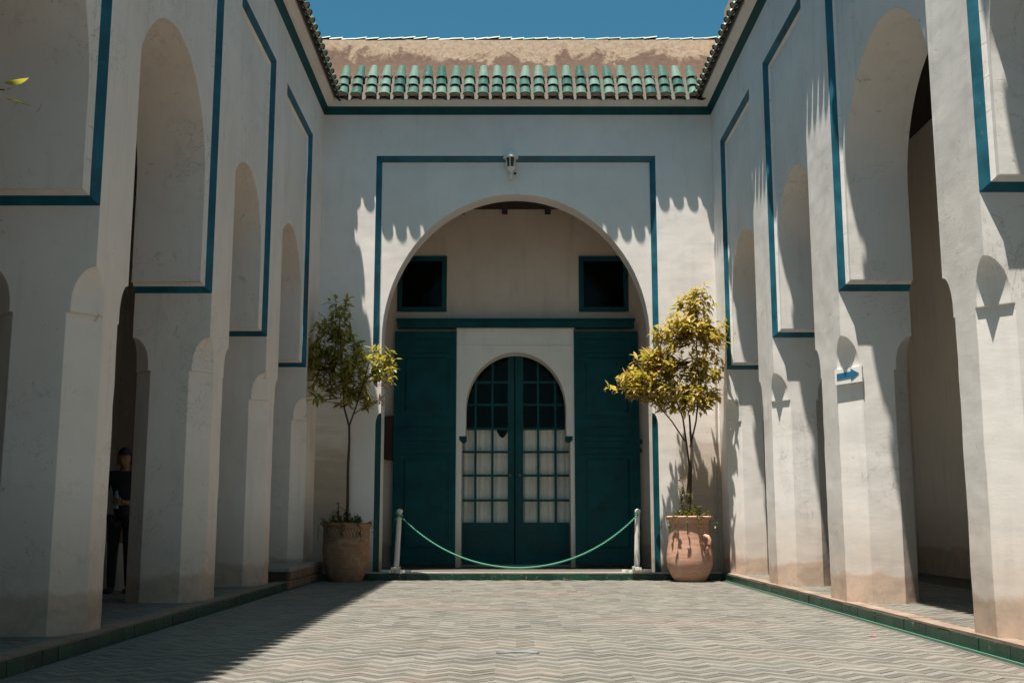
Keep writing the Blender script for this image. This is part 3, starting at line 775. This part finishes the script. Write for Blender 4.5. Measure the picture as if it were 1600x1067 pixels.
# ------------------------------------------------------------ rope barrier
YP=17.72
def post(x,lean,label,flat):
    t=thing('barrier_post',(x,YP,ZB),label,'post','posts holding the green rope')
    b=MB(); pts=[]
    for k in range(9):
        z=ZB+.04+.90*k/8; r=.042-.004*k/8+rnd.uniform(-.002,.002); pts.append((x+lean*(z-ZB)+rnd.uniform(-.002,.002),YP+rnd.uniform(-.002,.002),z,r))
    V=[];F=[]
    for (px,py,z,r) in pts:
        for k in range(8): a=2*math.pi*(k+.5)/8; V.append((px+r*math.cos(a)*1.05,py+r*math.sin(a)*1.05,z))
    for i in range(8):
        for k in range(8): F.append((i*8+k,i*8+(k+1)%8,(i+1)*8+(k+1)%8,(i+1)*8+k))
    F.append(tuple(64+k for k in range(8)))
    mk('shaft',V,F,M['white_wood'],t,smooth=35)
    b=MB(); b.lathe([(.045,-.02),(.05,0),(.045,.02),(.02,.04),(.001,.045)],(pts[-1][0],YP,pts[-1][2]),12); b.build('cap',M['white_wood'],t,smooth=40)
    for k,(a,w) in enumerate(((0,.46),(90,.40))):
        b=MB(); Mx=Matrix.Translation((x,YP-.02,ZB+.006+.043*k))@Matrix.Rotation(R(a+rnd.uniform(-9,9)),4,'Z'); b.box(-w/2,w/2,-.05,.05,0,.042,M=Mx); b.build('foot_board',M['white_wood'],t)
    for k in range(3):
        b=MB(); Mx=Matrix.Translation((x+rnd.uniform(-.1,.1),YP-.10+rnd.uniform(-.02,.02),ZB+.006))@Matrix.Rotation(rnd.uniform(0,3),4,'Z'); b.box(-.06,.06,-.025,.025,0,.035,M=Mx); b.build('base_block',M['white_wood'],t)
    return pts[-1]
pa=post(-1.80,.045,'white chipped wooden post left of the porch, leaning slightly right',0); pb2=post(1.935,.03,'white chipped wooden post on the right end of the green rope',0)
x0,z0=pa[0],pa[2]-.06; x1,z1=pb2[0],pb2[2]-.055
pts=[];
for k in range(61):
    t=k/60; x=x0+(x1-x0)*t; s=math.cosh(1.55*(2*t-1))-math.cosh(1.55); s/= (math.cosh(1.55)-1)
    pts.append((x,YP-.05,z0+(z1-z0)*t+s*.80))
b=MB()
for sgn in (0,math.pi):
    hp=[]
    for k in range(361):
        q=k/6; i0=min(int(q),59); p=Vector(pts[i0]).lerp(Vector(pts[i0+1]),q-i0); a=sgn+k*.95
        hp.append(p+Vector((0,.0075*math.cos(a),.0075*math.sin(a)+.004*math.sin(k*.021+1))))
    b.tube(hp,.0085,5)
ro=b.build('rope',M['rope'],None,smooth=60); ro['label']='green rope sagging between the two white posts'; ro['category']='rope'
b=MB(); b.tube([(x0-.06,YP-.045,z0+.05),(x0-.03,YP-.055,z0+.01),(x0+.02,YP-.055,z0),(x0+.05,YP,z0-.0),(x0,YP+.055,z0),(x0-.05,YP,z0+.01),(x0-.02,YP-.05,z0-.02),(x0-.065,YP-.06,z0-.07)],.012,6); b.build('knot',M['rope'],ro,smooth=60); b=MB(); b.tube([(x1+.05,YP,z1),(x1,YP+.05,z1),(x1-.05,YP,z1+.01),(x1,YP-.055,z1)],.012,6)
b.build('knot',M['rope'],ro,smooth=60)

# ------------------------------------------------------------ pots
def pot(loc,prof,mat,label,handle=False,relief=False):
    t=thing('terracotta_pot',loc,label,'pot','large terracotta pots either side of the porch')
    b=MB(); b.lathe(prof,loc,48,wob=.006); bo=b.build('pot_body',mat,t,smooth=50)
    rim=max(z for r,z in prof); rr=[r for r,z in prof if z==rim][0]
    b=MB(); b.lathe([(.001,rim-.05),(rr*.6,rim-.035),(rr-.02,rim-.06)],loc,30); b.build('soil',M['earth'],t,smooth=60)
    if handle:
        for s in (1,):
            b=MB(); c=Vector(loc)
            dd=Vector((.60,-.80,0)); b.tube([c+dd*q+Vector((0,0,z)) for q,z in ((.28,.655),(.335,.675),(.385,.665),(.415,.62),(.41,.56),(.38,.50),(.345,.455),(.32,.42))],[.034,.030,.028,.027,.027,.027,.028,.03],10); b.build('handle',mat,t,smooth=60)
    if relief:
        b=MB(); 
        def rad(z):
            for (r0,z0),(r1,z1) in zip(prof,prof[1:]):
                if z0<=z<=z1 and z1>z0: return r0+(r1-r0)*(z-z0)/(z1-z0)
            return .3
        rr_=random.Random(5)
        for k in range(44):
            a0=2*math.pi*k/44; q=[]
            typ=rr_.randrange(4); hgt=.125
            for j in range(7):
                s=j/6
                if typ==0: a=a0; z=.655+hgt*s
                elif typ==1: a=a0+.05*math.sin(s*5); z=.655+hgt*s
                elif typ==2: a=a0-.04+.09*s; z=.67+.08*math.sin(s*3.1)
                else: a=a0+.04*math.cos(s*6); z=.70+.04*math.sin(s*6)
                r=rad(z)+.004; q.append((loc[0]+r*math.cos(a),loc[1]+r*math.sin(a),loc[2]+z))
            b.tube(q,.0085,5)
        for z in (.635,.80):
            b.tube([(loc[0]+(rad(z)+.003)*math.cos(2*math.pi*k/48),loc[1]+(rad(z)+.003)*math.sin(2*math.pi*k/48),loc[2]+z) for k in range(49)],.006,5)
        o=b.build('carved_band',M['pot_relief'],bo,smooth=60)
    return t
PLc=(-2.50,17.18,0); PRc=(2.67,17.14,0)
pot(PLc,[(.001,0),(.24,0),(.255,.02),(.30,.14),(.345,.32),(.355,.48),(.345,.62),(.335,.74),(.345,.80),(.375,.825),(.375,.855),(.35,.87),(.32,.86),(.32,.78)],M['pot_l'],'brown terracotta pot with a carved band under its rim, left of the porch',relief=True)
pot(PRc,[(.001,0),(.22,0),(.235,.02),(.29,.11),(.335,.22),(.345,.32),(.335,.45),(.31,.58),(.295,.72),(.29,.84),(.30,.90),(.335,.925),(.34,.955),(.32,.97),(.28,.965),(.28,.88)],M['pot_r'],'pink terracotta jar with a small loop handle, right of the porch',handle=True)

# ------------------------------------------------------------ trees
def leaf_mesh(L,W,bend,mat,tone,name='leaf'):
    V=[];F=[];n=5
    for i in range(n+1):
        t=i/n; w=W*math.sin(math.pi*min(1,t*.92+.06))**.8*(1-.25*t); y=L*t*(1-.25*bend*t); z=-bend*L*.55*t*t
        V+=[(-w/2,y,z+.12*w),(0,y,z-.05*w),(w/2,y,z+.12*w)]
    for i in range(n):
        F+=[(i*3,i*3+1,i*3+4,i*3+3),(i*3+1,i*3+2,i*3+5,i*3+4)]
    return mesh(name,V,F,mat,smooth=180,recalc=False,col=[tone]*len(F)),V,F
def blobs_sample(bl,r):
    """bl: (cx,cy,cz,rx,ry,rz,weight)"""
    tot=sum(q[6] for q in bl); x=r.random()*tot
    for q in bl:
        x-=q[6]
        if x<=0: break
    while True:
        v=Vector((r.uniform(-1,1),r.uniform(-1,1),r.uniform(-1,1)))
        if v.length<1: break
    v=v*(.6+.5*r.random()); return Vector((q[0]+v.x*q[3],q[1]+v.y*q[4],q[2]+v.z*q[5]))
def citrus(base,stems,blobs,ntw,mat,label,seed,name='citrus_tree',nind=300,leafL=.14,group=None):
    r=random.Random(seed)
    t=thing(name,base,label,'tree',group)
    b=MB()
    nodesP=[]
    for pts,rad in stems:
        b.tube(pts,rad,8)
        P_=[Vector(p) for p in pts]
        for i in range(len(P_)-1):
            for k in range(4): nodesP.append((P_[i].lerp(P_[i+1],k/4),rad[i]))
    b.build('trunk',M['bark'],t,smooth=60)
    top=[p for p,_ in nodesP if p.z>base[2]+1.25] or [p for p,_ in nodesP]
    # branches grow towards twig clusters
    br=MB(); tw=MB(); tips=[]; hub=list(top)
    cl=sorted([blobs_sample(blobs,r) for _ in range(ntw)],key=lambda v:min((v-h).length for h in top))
    for c in cl:
        cand=sorted(hub,key=lambda h:(h-c).length+max(0,h.z-c.z)*1.5)[0]
        mid=cand.lerp(c,.5)+Vector((r.uniform(-.04,.04),r.uniform(-.04,.04),-.03+r.uniform(-.03,.03)))
        d=(c-cand).length; rr=min(.011,.0035+d*.012)
        br.tube([cand,cand.lerp(mid,.6),mid,mid.lerp(c,.6)+Vector((0,0,-.01)),c],[rr,rr*.9,rr*.75,rr*.6,rr*.4],4,cap=False)
        if len(hub)<240: hub+= [mid,c]
        tips.append((c,(c-mid).normalized()))
    br.build('branches',M['bark'],t,smooth=60)['kind']='stuff'
    protos=[];  
    for k in range(10):
        protos.append(leaf_mesh(leafL*r.uniform(.8,1.2),leafL*.42*r.uniform(.85,1.15),r.uniform(.1,.9),mat,r.random()))
    leaves=[]
    for c,d in tips:
        up=Vector((0,0,1)); ax=(d+Vector((r.uniform(-.6,.6),r.uniform(-.6,.6),r.uniform(.0,.7)))).normalized()
        L=r.uniform(.10,.22)
        nl=r.randint(7,11)
        tw.tube([c,c+ax*L*.5,c+ax*L],[.0035,.003,.0015],4,cap=False)
        for i in range(nl):
            p=c+ax*(L*(i+.5)/nl); a=i*2.4+r.random()
            s=ax.cross(up if abs(ax.z)<.95 else Vector((1,0,0))).normalized(); q=ax.cross(s)
            out=(s*math.cos(a)+q*math.sin(a)); dr=(out*.9+ax*r.uniform(.2,1.0)+Vector((0,0,r.uniform(-.55,.15)))).normalized()
            leaves.append((p,dr,r.randrange(10),r.uniform(.5,1.2),r.uniform(-.5,.5)))
    tw.build('twigs',M['bark'],t)['kind']='stuff'
    leaves.sort(key=lambda l:l[0].y)
    Vs=[];Fs=[];T=[]
    for i,(p,dr,k,s,roll) in enumerate(leaves):
        x=dr.cross(Vector((0,0,1)))
        if x.length<.05: x=Vector((1,0,0))
        x.normalize(); z=x.cross(dr).normalized()
        m3=Matrix((x,dr,z)).transposed()@Matrix.Rotation(roll,3,'Y')
        if i<nind:
            o=put('leaf',protos[k][0],t,p-wl(t)); o.rotation_euler=m3.to_euler(); o.scale=(s,s,s)
        else:
            n0=len(Vs); tone=r.random()
            Vs+=[p+m3@(Vector(v)*s) for v in protos[k][1]]; Fs+=[tuple(q+n0 for q in f) for f in protos[k][2]]; T+=[tone]*len(protos[k][2])
    o=mk('foliage',Vs,Fs,mat,t,smooth=180,recalc=False,col=T); o['kind']='stuff'
    return t
yl=17.18
citrus((-2.50,yl,.8),[([(-2.50,yl,.78),(-2.495,yl,1.2),(-2.50,yl-.02,1.7),(-2.49,yl,2.1),(-2.50,yl,2.35)],[.024,.022,.02,.019,.018]),
   ([(-2.50,yl,2.33),(-2.58,yl,2.6),(-2.62,yl+.05,3.0),(-2.66,yl,3.6),(-2.70,yl,4.2)],[.016,.014,.012,.009,.005]),
   ([(-2.50,yl,2.33),(-2.40,yl-.05,2.6),(-2.28,yl-.05,3.0),(-2.2,yl,3.4)],[.014,.012,.010,.006]),
   ([(-2.45,yl,2.5),(-2.3,yl-.05,2.6),(-2.1,yl-.1,2.68),(-1.95,yl-.1,2.8)],[.009,.008,.007,.005])],
   [(-2.68,yl,4.15,.16,.16,.34,.8),(-2.72,yl,3.72,.34,.3,.34,2.0),(-2.85,yl,3.25,.40,.33,.36,2.2),(-2.45,yl,3.2,.42,.36,.42,2.6),(-2.12,yl-.1,3.15,.30,.3,.34,1.7),(-2.72,yl,2.80,.42,.3,.24,1.3),(-3.22,yl-.05,3.33,.18,.15,.10,.35),(-2.2,yl,2.72,.34,.25,.18,.7)],
   210,M['leaf_l'],'slender citrus tree with a mostly shaded green crown in the brown pot on the left',3)
yr=17.14
citrus((2.67,yr,.9),[([(2.64,yr,.88),(2.70,yr,1.2),(2.72,yr,1.6),(2.74,yr,2.0),(2.72,yr,2.5)],[.024,.022,.02,.018,.014]),
   ([(2.68,yr-.03,.88),(2.65,yr-.03,1.25),(2.70,yr-.02,1.7),(2.66,yr,2.1),(2.62,yr,2.45),(2.5,yr,2.8)],[.02,.018,.016,.015,.013,.009]),
   ([(2.72,yr,2.0),(2.82,yr,2.4),(2.88,yr,2.9),(2.86,yr,3.5),(2.85,yr,4.1)],[.014,.013,.011,.009,.005]),
   ([(2.64,yr,2.1),(2.45,yr,2.4),(2.2,yr,2.7),(1.95,yr,2.9)],[.012,.010,.009,.006])],
   [(2.84,yr,4.15,.22,.2,.30,1.3),(2.68,yr,3.72,.42,.32,.28,2.2),(3.03,yr,3.72,.24,.25,.30,1.1),(2.92,yr,3.2,.34,.3,.36,2.0),(2.32,yr,3.2,.40,.34,.32,2.4),(1.96,yr-.05,2.90,.34,.3,.26,1.7),(2.42,yr,2.75,.46,.34,.28,2.4),(2.86,yr,2.72,.34,.3,.24,1.4)],
   410,M['leaf_r'],'sunlit yellow leaved citrus tree in the pink jar on the right',11)
# tree just outside the left of the frame, one sprig reaching in
citrus((-2.45,3.6,.1),[([(-2.45,3.6,.1),(-2.45,3.6,1.0),(-2.47,3.6,1.8),(-2.45,3.6,2.3)],[.03,.026,.022,.018]),([(-2.45,3.6,2.2),(-2.3,3.9,2.45),(-2.17,4.25,2.60),(-2.06,4.33,2.625)],[.009,.007,.005,.003])],
   [(-2.45,3.5,2.7,.25,.35,.35,1)],26,M['leaf_l'],'citrus sprig entering the picture at its left edge, one leaf lit',21,nind=0)
# the sprig's two leaves
SP=[o for o in bpy.data.objects if o.get('label','').startswith('citrus sprig')][0]
lm,_,_=leaf_mesh(.11,.042,.25,M['leaf_l'],.3)
for (p,d,roll) in (((-2.055,4.33,2.585),(.95,.1,-.10),.3),((-2.065,4.33,2.655),(.9,-.1,.02),3.0)):
    dr=Vector(d).normalized(); x=dr.cross(Vector((0,0,1))).normalized(); z=x.cross(dr); m3=Matrix((x,dr,z)).transposed()@Matrix.Rotation(roll,3,'Y')
    o=put('leaf',lm,SP,Vector(p)-wl(SP)); o.rotation_euler=m3.to_euler()

# pot greenery
def greenery(c,zr_,R_,n,label,seed,stalk):
    r=random.Random(seed); t=thing('trailing_plant',(c[0],c[1],zr_),label,'plant'); Vs=[];Fs=[];T=[]; b=MB()
    _,lv,lf=leaf_mesh(.07,.036,.3,M['succ'],.3)
    for i in range(n):
        a=r.uniform(math.pi,2*math.pi) if r.random()<.75 else r.uniform(0,math.pi); rad=R_*math.sqrt(r.random())
        p=Vector((c[0]+rad*math.cos(a),c[1]+rad*math.sin(a),zr_-.03))
        h=r.uniform(.05,.16); pts=[p]
        if rad>R_*.75 and r.random()<.5:
            o=Vector((math.cos(a),math.sin(a),0)); pts+=[p+o*.09+Vector((0,0,.06)),p+o*.15+Vector((0,0,-.04)),p+o*.16+Vector((0,0,-r.uniform(.08,.25)))]
        else: pts+=[p+Vector((r.uniform(-.04,.04),r.uniform(-.04,.04),h*.5)),p+Vector((r.uniform(-.07,.07),r.uniform(-.07,.07),h))]
        b.tube(pts,.003,4,cap=False)
        for k in range(11):
            s=k/10*(len(pts)-1); i0=min(int(s),len(pts)-2); q=pts[i0].lerp(pts[i0+1],s-i0)
            dr=Vector((r.uniform(-1,1),r.uniform(-1,1),r.uniform(-.3,.8))).normalized(); x=dr.cross(Vector((0,0,1))).normalized(); z=x.cross(dr); m3=Matrix((x,dr,z)).transposed()
            n0=len(Vs); sc=r.uniform(.6,1.2); Vs+=[q+m3@(Vector(v)*sc) for v in lv]; Fs+=[tuple(w+n0 for w in f) for f in lf]; T+=[r.random()]*len(lf)
    for (sx,sy,h) in stalk:
        pts=[Vector((c[0]+sx,c[1]+sy,zr_-.03+h*k/5))+Vector((r.uniform(-.02,.02),r.uniform(-.02,.02),0)) for k in range(6)]; b.tube(pts,.005,4,cap=False)
        for k in range(int(h*70)):
            q=pts[0].lerp(pts[-1],r.random()); dr=Vector((r.uniform(-1,1),r.uniform(-1,1),r.uniform(-.2,.9))).normalized(); x=dr.cross(Vector((0,0,1))).normalized(); z=x.cross(dr); m3=Matrix((x,dr,z)).transposed()
            n0=len(Vs); Vs+=[q+m3@(Vector(v)*r.uniform(.8,1.3)) for v in lv]; Fs+=[tuple(w+n0 for w in f) for f in lf]; T+=[r.random()]*len(lf)
    b.build('stems',M['bark'],t)['kind']='stuff'; o=mk('foliage',Vs,Fs,M['succ'],t,smooth=180,recalc=False,col=T); o['kind']='stuff'
greenery(PLc,.86,.31,46,'small dark leafy plants trailing over the rim of the brown pot',5,[(-.13,-.1,.32),(-.02,-.12,.22),(-.2,-.05,.2)])
greenery(PRc,.96,.28,44,'small green plants spilling over the rim of the pink jar',8,[(-.10,-.1,.62),(-.02,-.14,.35),(.16,-.08,.2),(.24,-.06,.12)])

# ------------------------------------------------------------ arrow sign on the right pier
SG=thing('arrow_sign',(3.42,11.24,2.36),'small white sign with a blue arrow pointing right on a right hand pier','sign')
# lies on the chamfer of the pier: local x along the chamfer, y outward normal
ctr=Vector((3.43,11.265,2.345)); tx=Vector((1,-1,0)).normalized()*-1; tx=Vector((.7071,-.7071,0)); nn_=Vector((-.7071,-.7071,0)); 
def sp_(x,z,o): return ctr+tx*x+Vector((0,0,z))+nn_*o
V=[sp_(x,z,o) for o in (.02,.045) for x,z in ((-.15,-.085),(.15,-.07),(.15,.085),(-.15,.07))]
mk('board',V,[(0,1,2,3),(4,5,6,7),(0,1,5,4),(1,2,6,5),(2,3,7,6),(3,0,4,7)],M['white_metal'],SG)
ar=[(-.125,-.035),(.03,-.022),(.03,-.052),(.125,.012),(.03,.068),(.03,.04),(-.125,.027)]
mk('arrow',[sp_(x,z,.049) for x,z in ar],[tuple(range(7))],M['blue_ink'],SG)

# cables in the right corner
for i,(x,lab) in enumerate(((3.265,'thin painted cable running up the right corner nearest the facade'),(3.225,'second thin cable beside the right hand jar, slightly bent'))):
    b=MB(); b.tube([(x+.008*math.sin(k*.8+i*2),D-.03,.0+ (3.6 if i==0 else 1.9)*k/20) for k in range(21)],.012,6)
    o=b.build('cable',M['cable'],None,smooth=60); o['label']=lab; o['category']='cable'

# pale repaired patch and petals on the floor
V=[(x,y,.0075) for x,y in ((-.11,7.94),(-.05,8.0),(.02,8.05),(.09,8.04),(.15,8.03),(.18,7.99),(.19,7.95),(.17,7.92),(.13,7.92),(.10,7.95),(.03,7.96),(-.02,7.93),(-.06,7.92),(-.09,7.92))]
V2=[(v[0],v[1],-.005) for v in V]
mk('floor_patch',V+V2,[tuple(range(14))]+[(i,(i+1)%14,14+(i+1)%14,14+i) for i in range(14)],M['patch'],floor)
for k,(x,y) in enumerate(((2.83,9.05),(1.98,17.50),(0.82,17.45))):
    t=MB(); c=[]
    for j in range(8):
        a=2*math.pi*j/8; c.append((x+.035*math.cos(a),y+.02*math.sin(a),(.012 if k==0 else .012)+.01*math.cos(a)**2))
    t.add([(x,y,.012)]+c,[(0,1+j,1+(j+1)%8) for j in range(8)])
    o=t.build('fallen_petal',M['petal'] if k!=1 else M['brass'],None,smooth=60); o['label']=['bright pink petal fallen on the tiles near the right kerb','tiny yellow scrap on the floor below the right post','tiny pink petal fallen at the foot of the porch kerb'][k]; o['category']='petal'

# ------------------------------------------------------------ person in the left gallery
PX,PY=-4.38,12.75
PE=thing('person',(PX,PY,ZB),'person in black with dark curly hair standing in the left gallery holding a bottle','person')
def skin(name,V,E,Rr,mat,parent,sub=2,root=0):
    b=wl(parent); me=bpy.data.meshes.new(name); me.from_pydata([tuple(Vector(v)-b) for v in V],E,[]); me.materials.append(mat)
    o=put(name,me,parent)
    md=o.modifiers.new('skin','SKIN'); me.skin_vertices.new() if not me.skin_vertices else None
    for i,rr in enumerate(Rr): 
        sv=me.skin_vertices[0].data[i]; sv.radius=rr if isinstance(rr,tuple) else (rr,rr); sv.use_root=(i==root)
    s=o.modifiers.new('sub','SUBSURF'); s.levels=sub; s.render_levels=sub
    md.use_smooth_shade=True
    return o
g0=ZB
def PP(x,y,z): return (PX+x,PY+y,g0+z)
# torso + arms + neck in black clothing (front of body towards -Y)
V=[PP(0,0,.84),PP(-.01,0,1.08),PP(-.02,0,1.25),PP(-.02,.0,1.38),PP(-.015,-.005,1.44),
   PP(-.20,.0,1.40),PP(-.25,.0,1.15),PP(-.23,-.10,.93),
   PP(.17,0,1.40),PP(.22,-.01,1.15),PP(.14,-.20,1.07)]
E=[(0,1),(1,2),(2,3),(3,4),(3,5),(5,6),(6,7),(3,8),(8,9),(9,10)]
skin('shirt',V,E,[(.16,.11),(.14,.10),(.165,.115),(.15,.10),(.07,.06),(.065,.065),(.052,.052),(.042,.042),(.065,.065),(.052,.052),(.042,.042)],M['cloth'],PE)
# trousers
V=[PP(0,0,.95),PP(-.09,0,.86),PP(-.09,-.02,.48),PP(-.10,.01,.04),PP(.09,0,.86),PP(.11,-.05,.48),PP(.12,.0,.04)]
skin('trousers',V,[(0,1),(1,2),(2,3),(0,4),(4,5),(5,6)],[(.15,.11),.095,.065,.052,.095,.065,.052],M['jeans'],PE)
for s,x in ((-1,-.10),(1,.12)):
    V=[PP(x,.05,.045),PP(x,-.05,.04),PP(x+s*.01,-.16,.03)]
    skin('shoe',V,[(0,1),(1,2)],[.042,.045,(.045,.03)],M['shoe'],PE)
# head: one continuous surface with face relief
b=MB(); nU,nV=28,20; hc=Vector(PP(-.005,-.02,1.595)); V=[];F=[]
for i in range(nV+1):
    ph=math.pi*i/nV
    for k in range(nU):
        th=2*math.pi*k/nU; x=math.sin(ph)*math.cos(th); y=math.sin(ph)*math.sin(th); z=math.cos(ph)
        rx,ry,rz=.076,.094,.115
        jaw=1-.22*max(0,-z)**1.3
        px,py,pz=x*rx*jaw,y*ry*(jaw if y<0 else 1),z*rz
        if y<0:
            nose=math.exp(-((px/.013)**2)-(((pz+.018)/.024)**2))*.024
            brow=math.exp(-(((abs(px)-.03)/.02)**2)-(((pz-.022)/.010)**2))*.006
            eye=-math.exp(-(((abs(px)-.031)/.014)**2)-(((pz-.004)/.010)**2))*.008
            lips=math.exp(-((px/.022)**2)-(((pz+.056)/.009)**2))*.007; chin=math.exp(-((px/.02)**2)-(((pz+.095)/.018)**2))*.008
            py-=nose+brow+eye+lips+chin
        V.append(hc+Vector((px,py,pz)))
for i in range(nV):
    for k in range(nU): F.append((i*nU+k,i*nU+(k+1)%nU,(i+1)*nU+(k+1)%nU,(i+1)*nU+k))
b.add(V,F); b.tube([PP(-.012,.01,1.42),PP(-.008,.005,1.52)],[.055,.05],14,cap=False)
for s in (-1,1): b.tube([hc+Vector((s*.072,.01,.018)),hc+Vector((s*.088,.018,.02)),hc+Vector((s*.086,.016,-.012)),hc+Vector((s*.072,.008,-.025))],[.006,.010,.008,.005],6)
hd=b.build('head',M['skin'],PE,smooth=180)
for s in (-1,1):
    b=MB(); c=hc+Vector((s*.030,-.077,.004)); b.lathe([(.001,-.009),(.008,-.005),(.010,0),(.008,.005),(.001,.009)],c,10); b.build('eye',M['black'],hd,smooth=180)
V=[];F=[];r=random.Random(9)
for i in range(13):
    ph=math.pi*.66*i/12
    for k in range(30):
        th=2*math.pi*k/30; y=math.sin(ph)*math.sin(th); ph2=ph*(.60 if math.sin(th)<-.1 else 1)
        q=1.13+.12*r.random(); V.append(hc+Vector((math.sin(ph2)*math.cos(th)*.076*q,math.sin(ph2)*math.sin(th)*.094*q,math.cos(ph2)*.117*q+.006)))
for i in range(12):
    for k in range(30): F.append((i*30+k,i*30+(k+1)%30,(i+1)*30+(k+1)%30,(i+1)*30+k))
mk('hair',V,F,M['hair'],PE,smooth=180)
# bottle and hand
PE.scale=(.93,)*3
BT=(PX+.01,PY-.285,g0+1.00)
bt=thing('water_bottle',BT,'small water bottle with a light blue cap held by the person in black','bottle')
b=MB(); b.lathe([(.001,0),(.03,0),(.032,.01),(.030,.06),(.032,.12),(.028,.15),(.014,.175),(.013,.185)],BT,18); b.build('bottle_body',M['bottle'],bt,smooth=40)
b=MB(); b.lathe([(.016,.183),(.016,.21),(.001,.212)],BT,16); b.build('cap',M['cyan'],bt,smooth=40)
w0=Vector(PP(.14,-.20,1.07)); bc=Vector(BT)+Vector((0,0,.085))
b=MB(); pal=bc+Vector((.052,.015,-.01))
b.tube([w0,w0.lerp(pal,.5),pal+Vector((.006,.01,.0)),pal+Vector((-.0,-.015,.0))],[.028,.026,.036,.026],10)
for k in range(4):
    z=.032-.021*k; L=[.9,1,.95,.8][k]
    q=[pal+Vector((.002,-.012,z)),bc+Vector((.036,-.030*L,z)),bc+Vector((.010,-.043,z)),bc+Vector((-.018*L,-.038,z-.002)),bc+Vector((-.034*L,-.02,z-.003))]
    b.tube(q,[.0105,.010,.0095,.009,.007],7)
b.tube([pal+Vector((-.002,.012,.03)),bc+Vector((.034,.025,.045)),bc+Vector((.012,.039,.05)),bc+Vector((-.012,.038,.052))],[.012,.011,.010,.008],7)
b.build('hand',M['skin'],PE,smooth=180)
bt.location=(PX+.0093,PY-.265,g0+.93); bt.scale=(.93,)*3
w1=Vector(PP(-.23,-.10,.93)); b=MB(); b.tube([w1,w1+Vector((0,-.02,-.06)),w1+Vector((0,-.03,-.12))],[.026,.034,.028],10)
for k in range(4):
    q0=w1+Vector((-.025+.017*k,-.03,-.11)); b.tube([q0,q0+Vector((0,-.006,-.04)),q0+Vector((.002,.004,-.075))],[.009,.0085,.007],6)
b.tube([w1+Vector((.03,-.03,-.05)),w1+Vector((.045,-.045,-.085)),w1+Vector((.042,-.045,-.115))],[.011,.010,.008],6)
b.build('hand',M['skin'],PE,smooth=180)
# low plaster seat behind the person
b=MB(); b.lathe([(.26,0),(.27,.1),(.26,.42),(.22,.50),(.14,.54),(.001,.55)],(-4.75,13.4,ZB),24); o=b.build('plaster_seat',M['stone'],None,smooth=50)
o['label']='low rounded grey seat in the left gallery beside the person in black'; o['category']='seat'
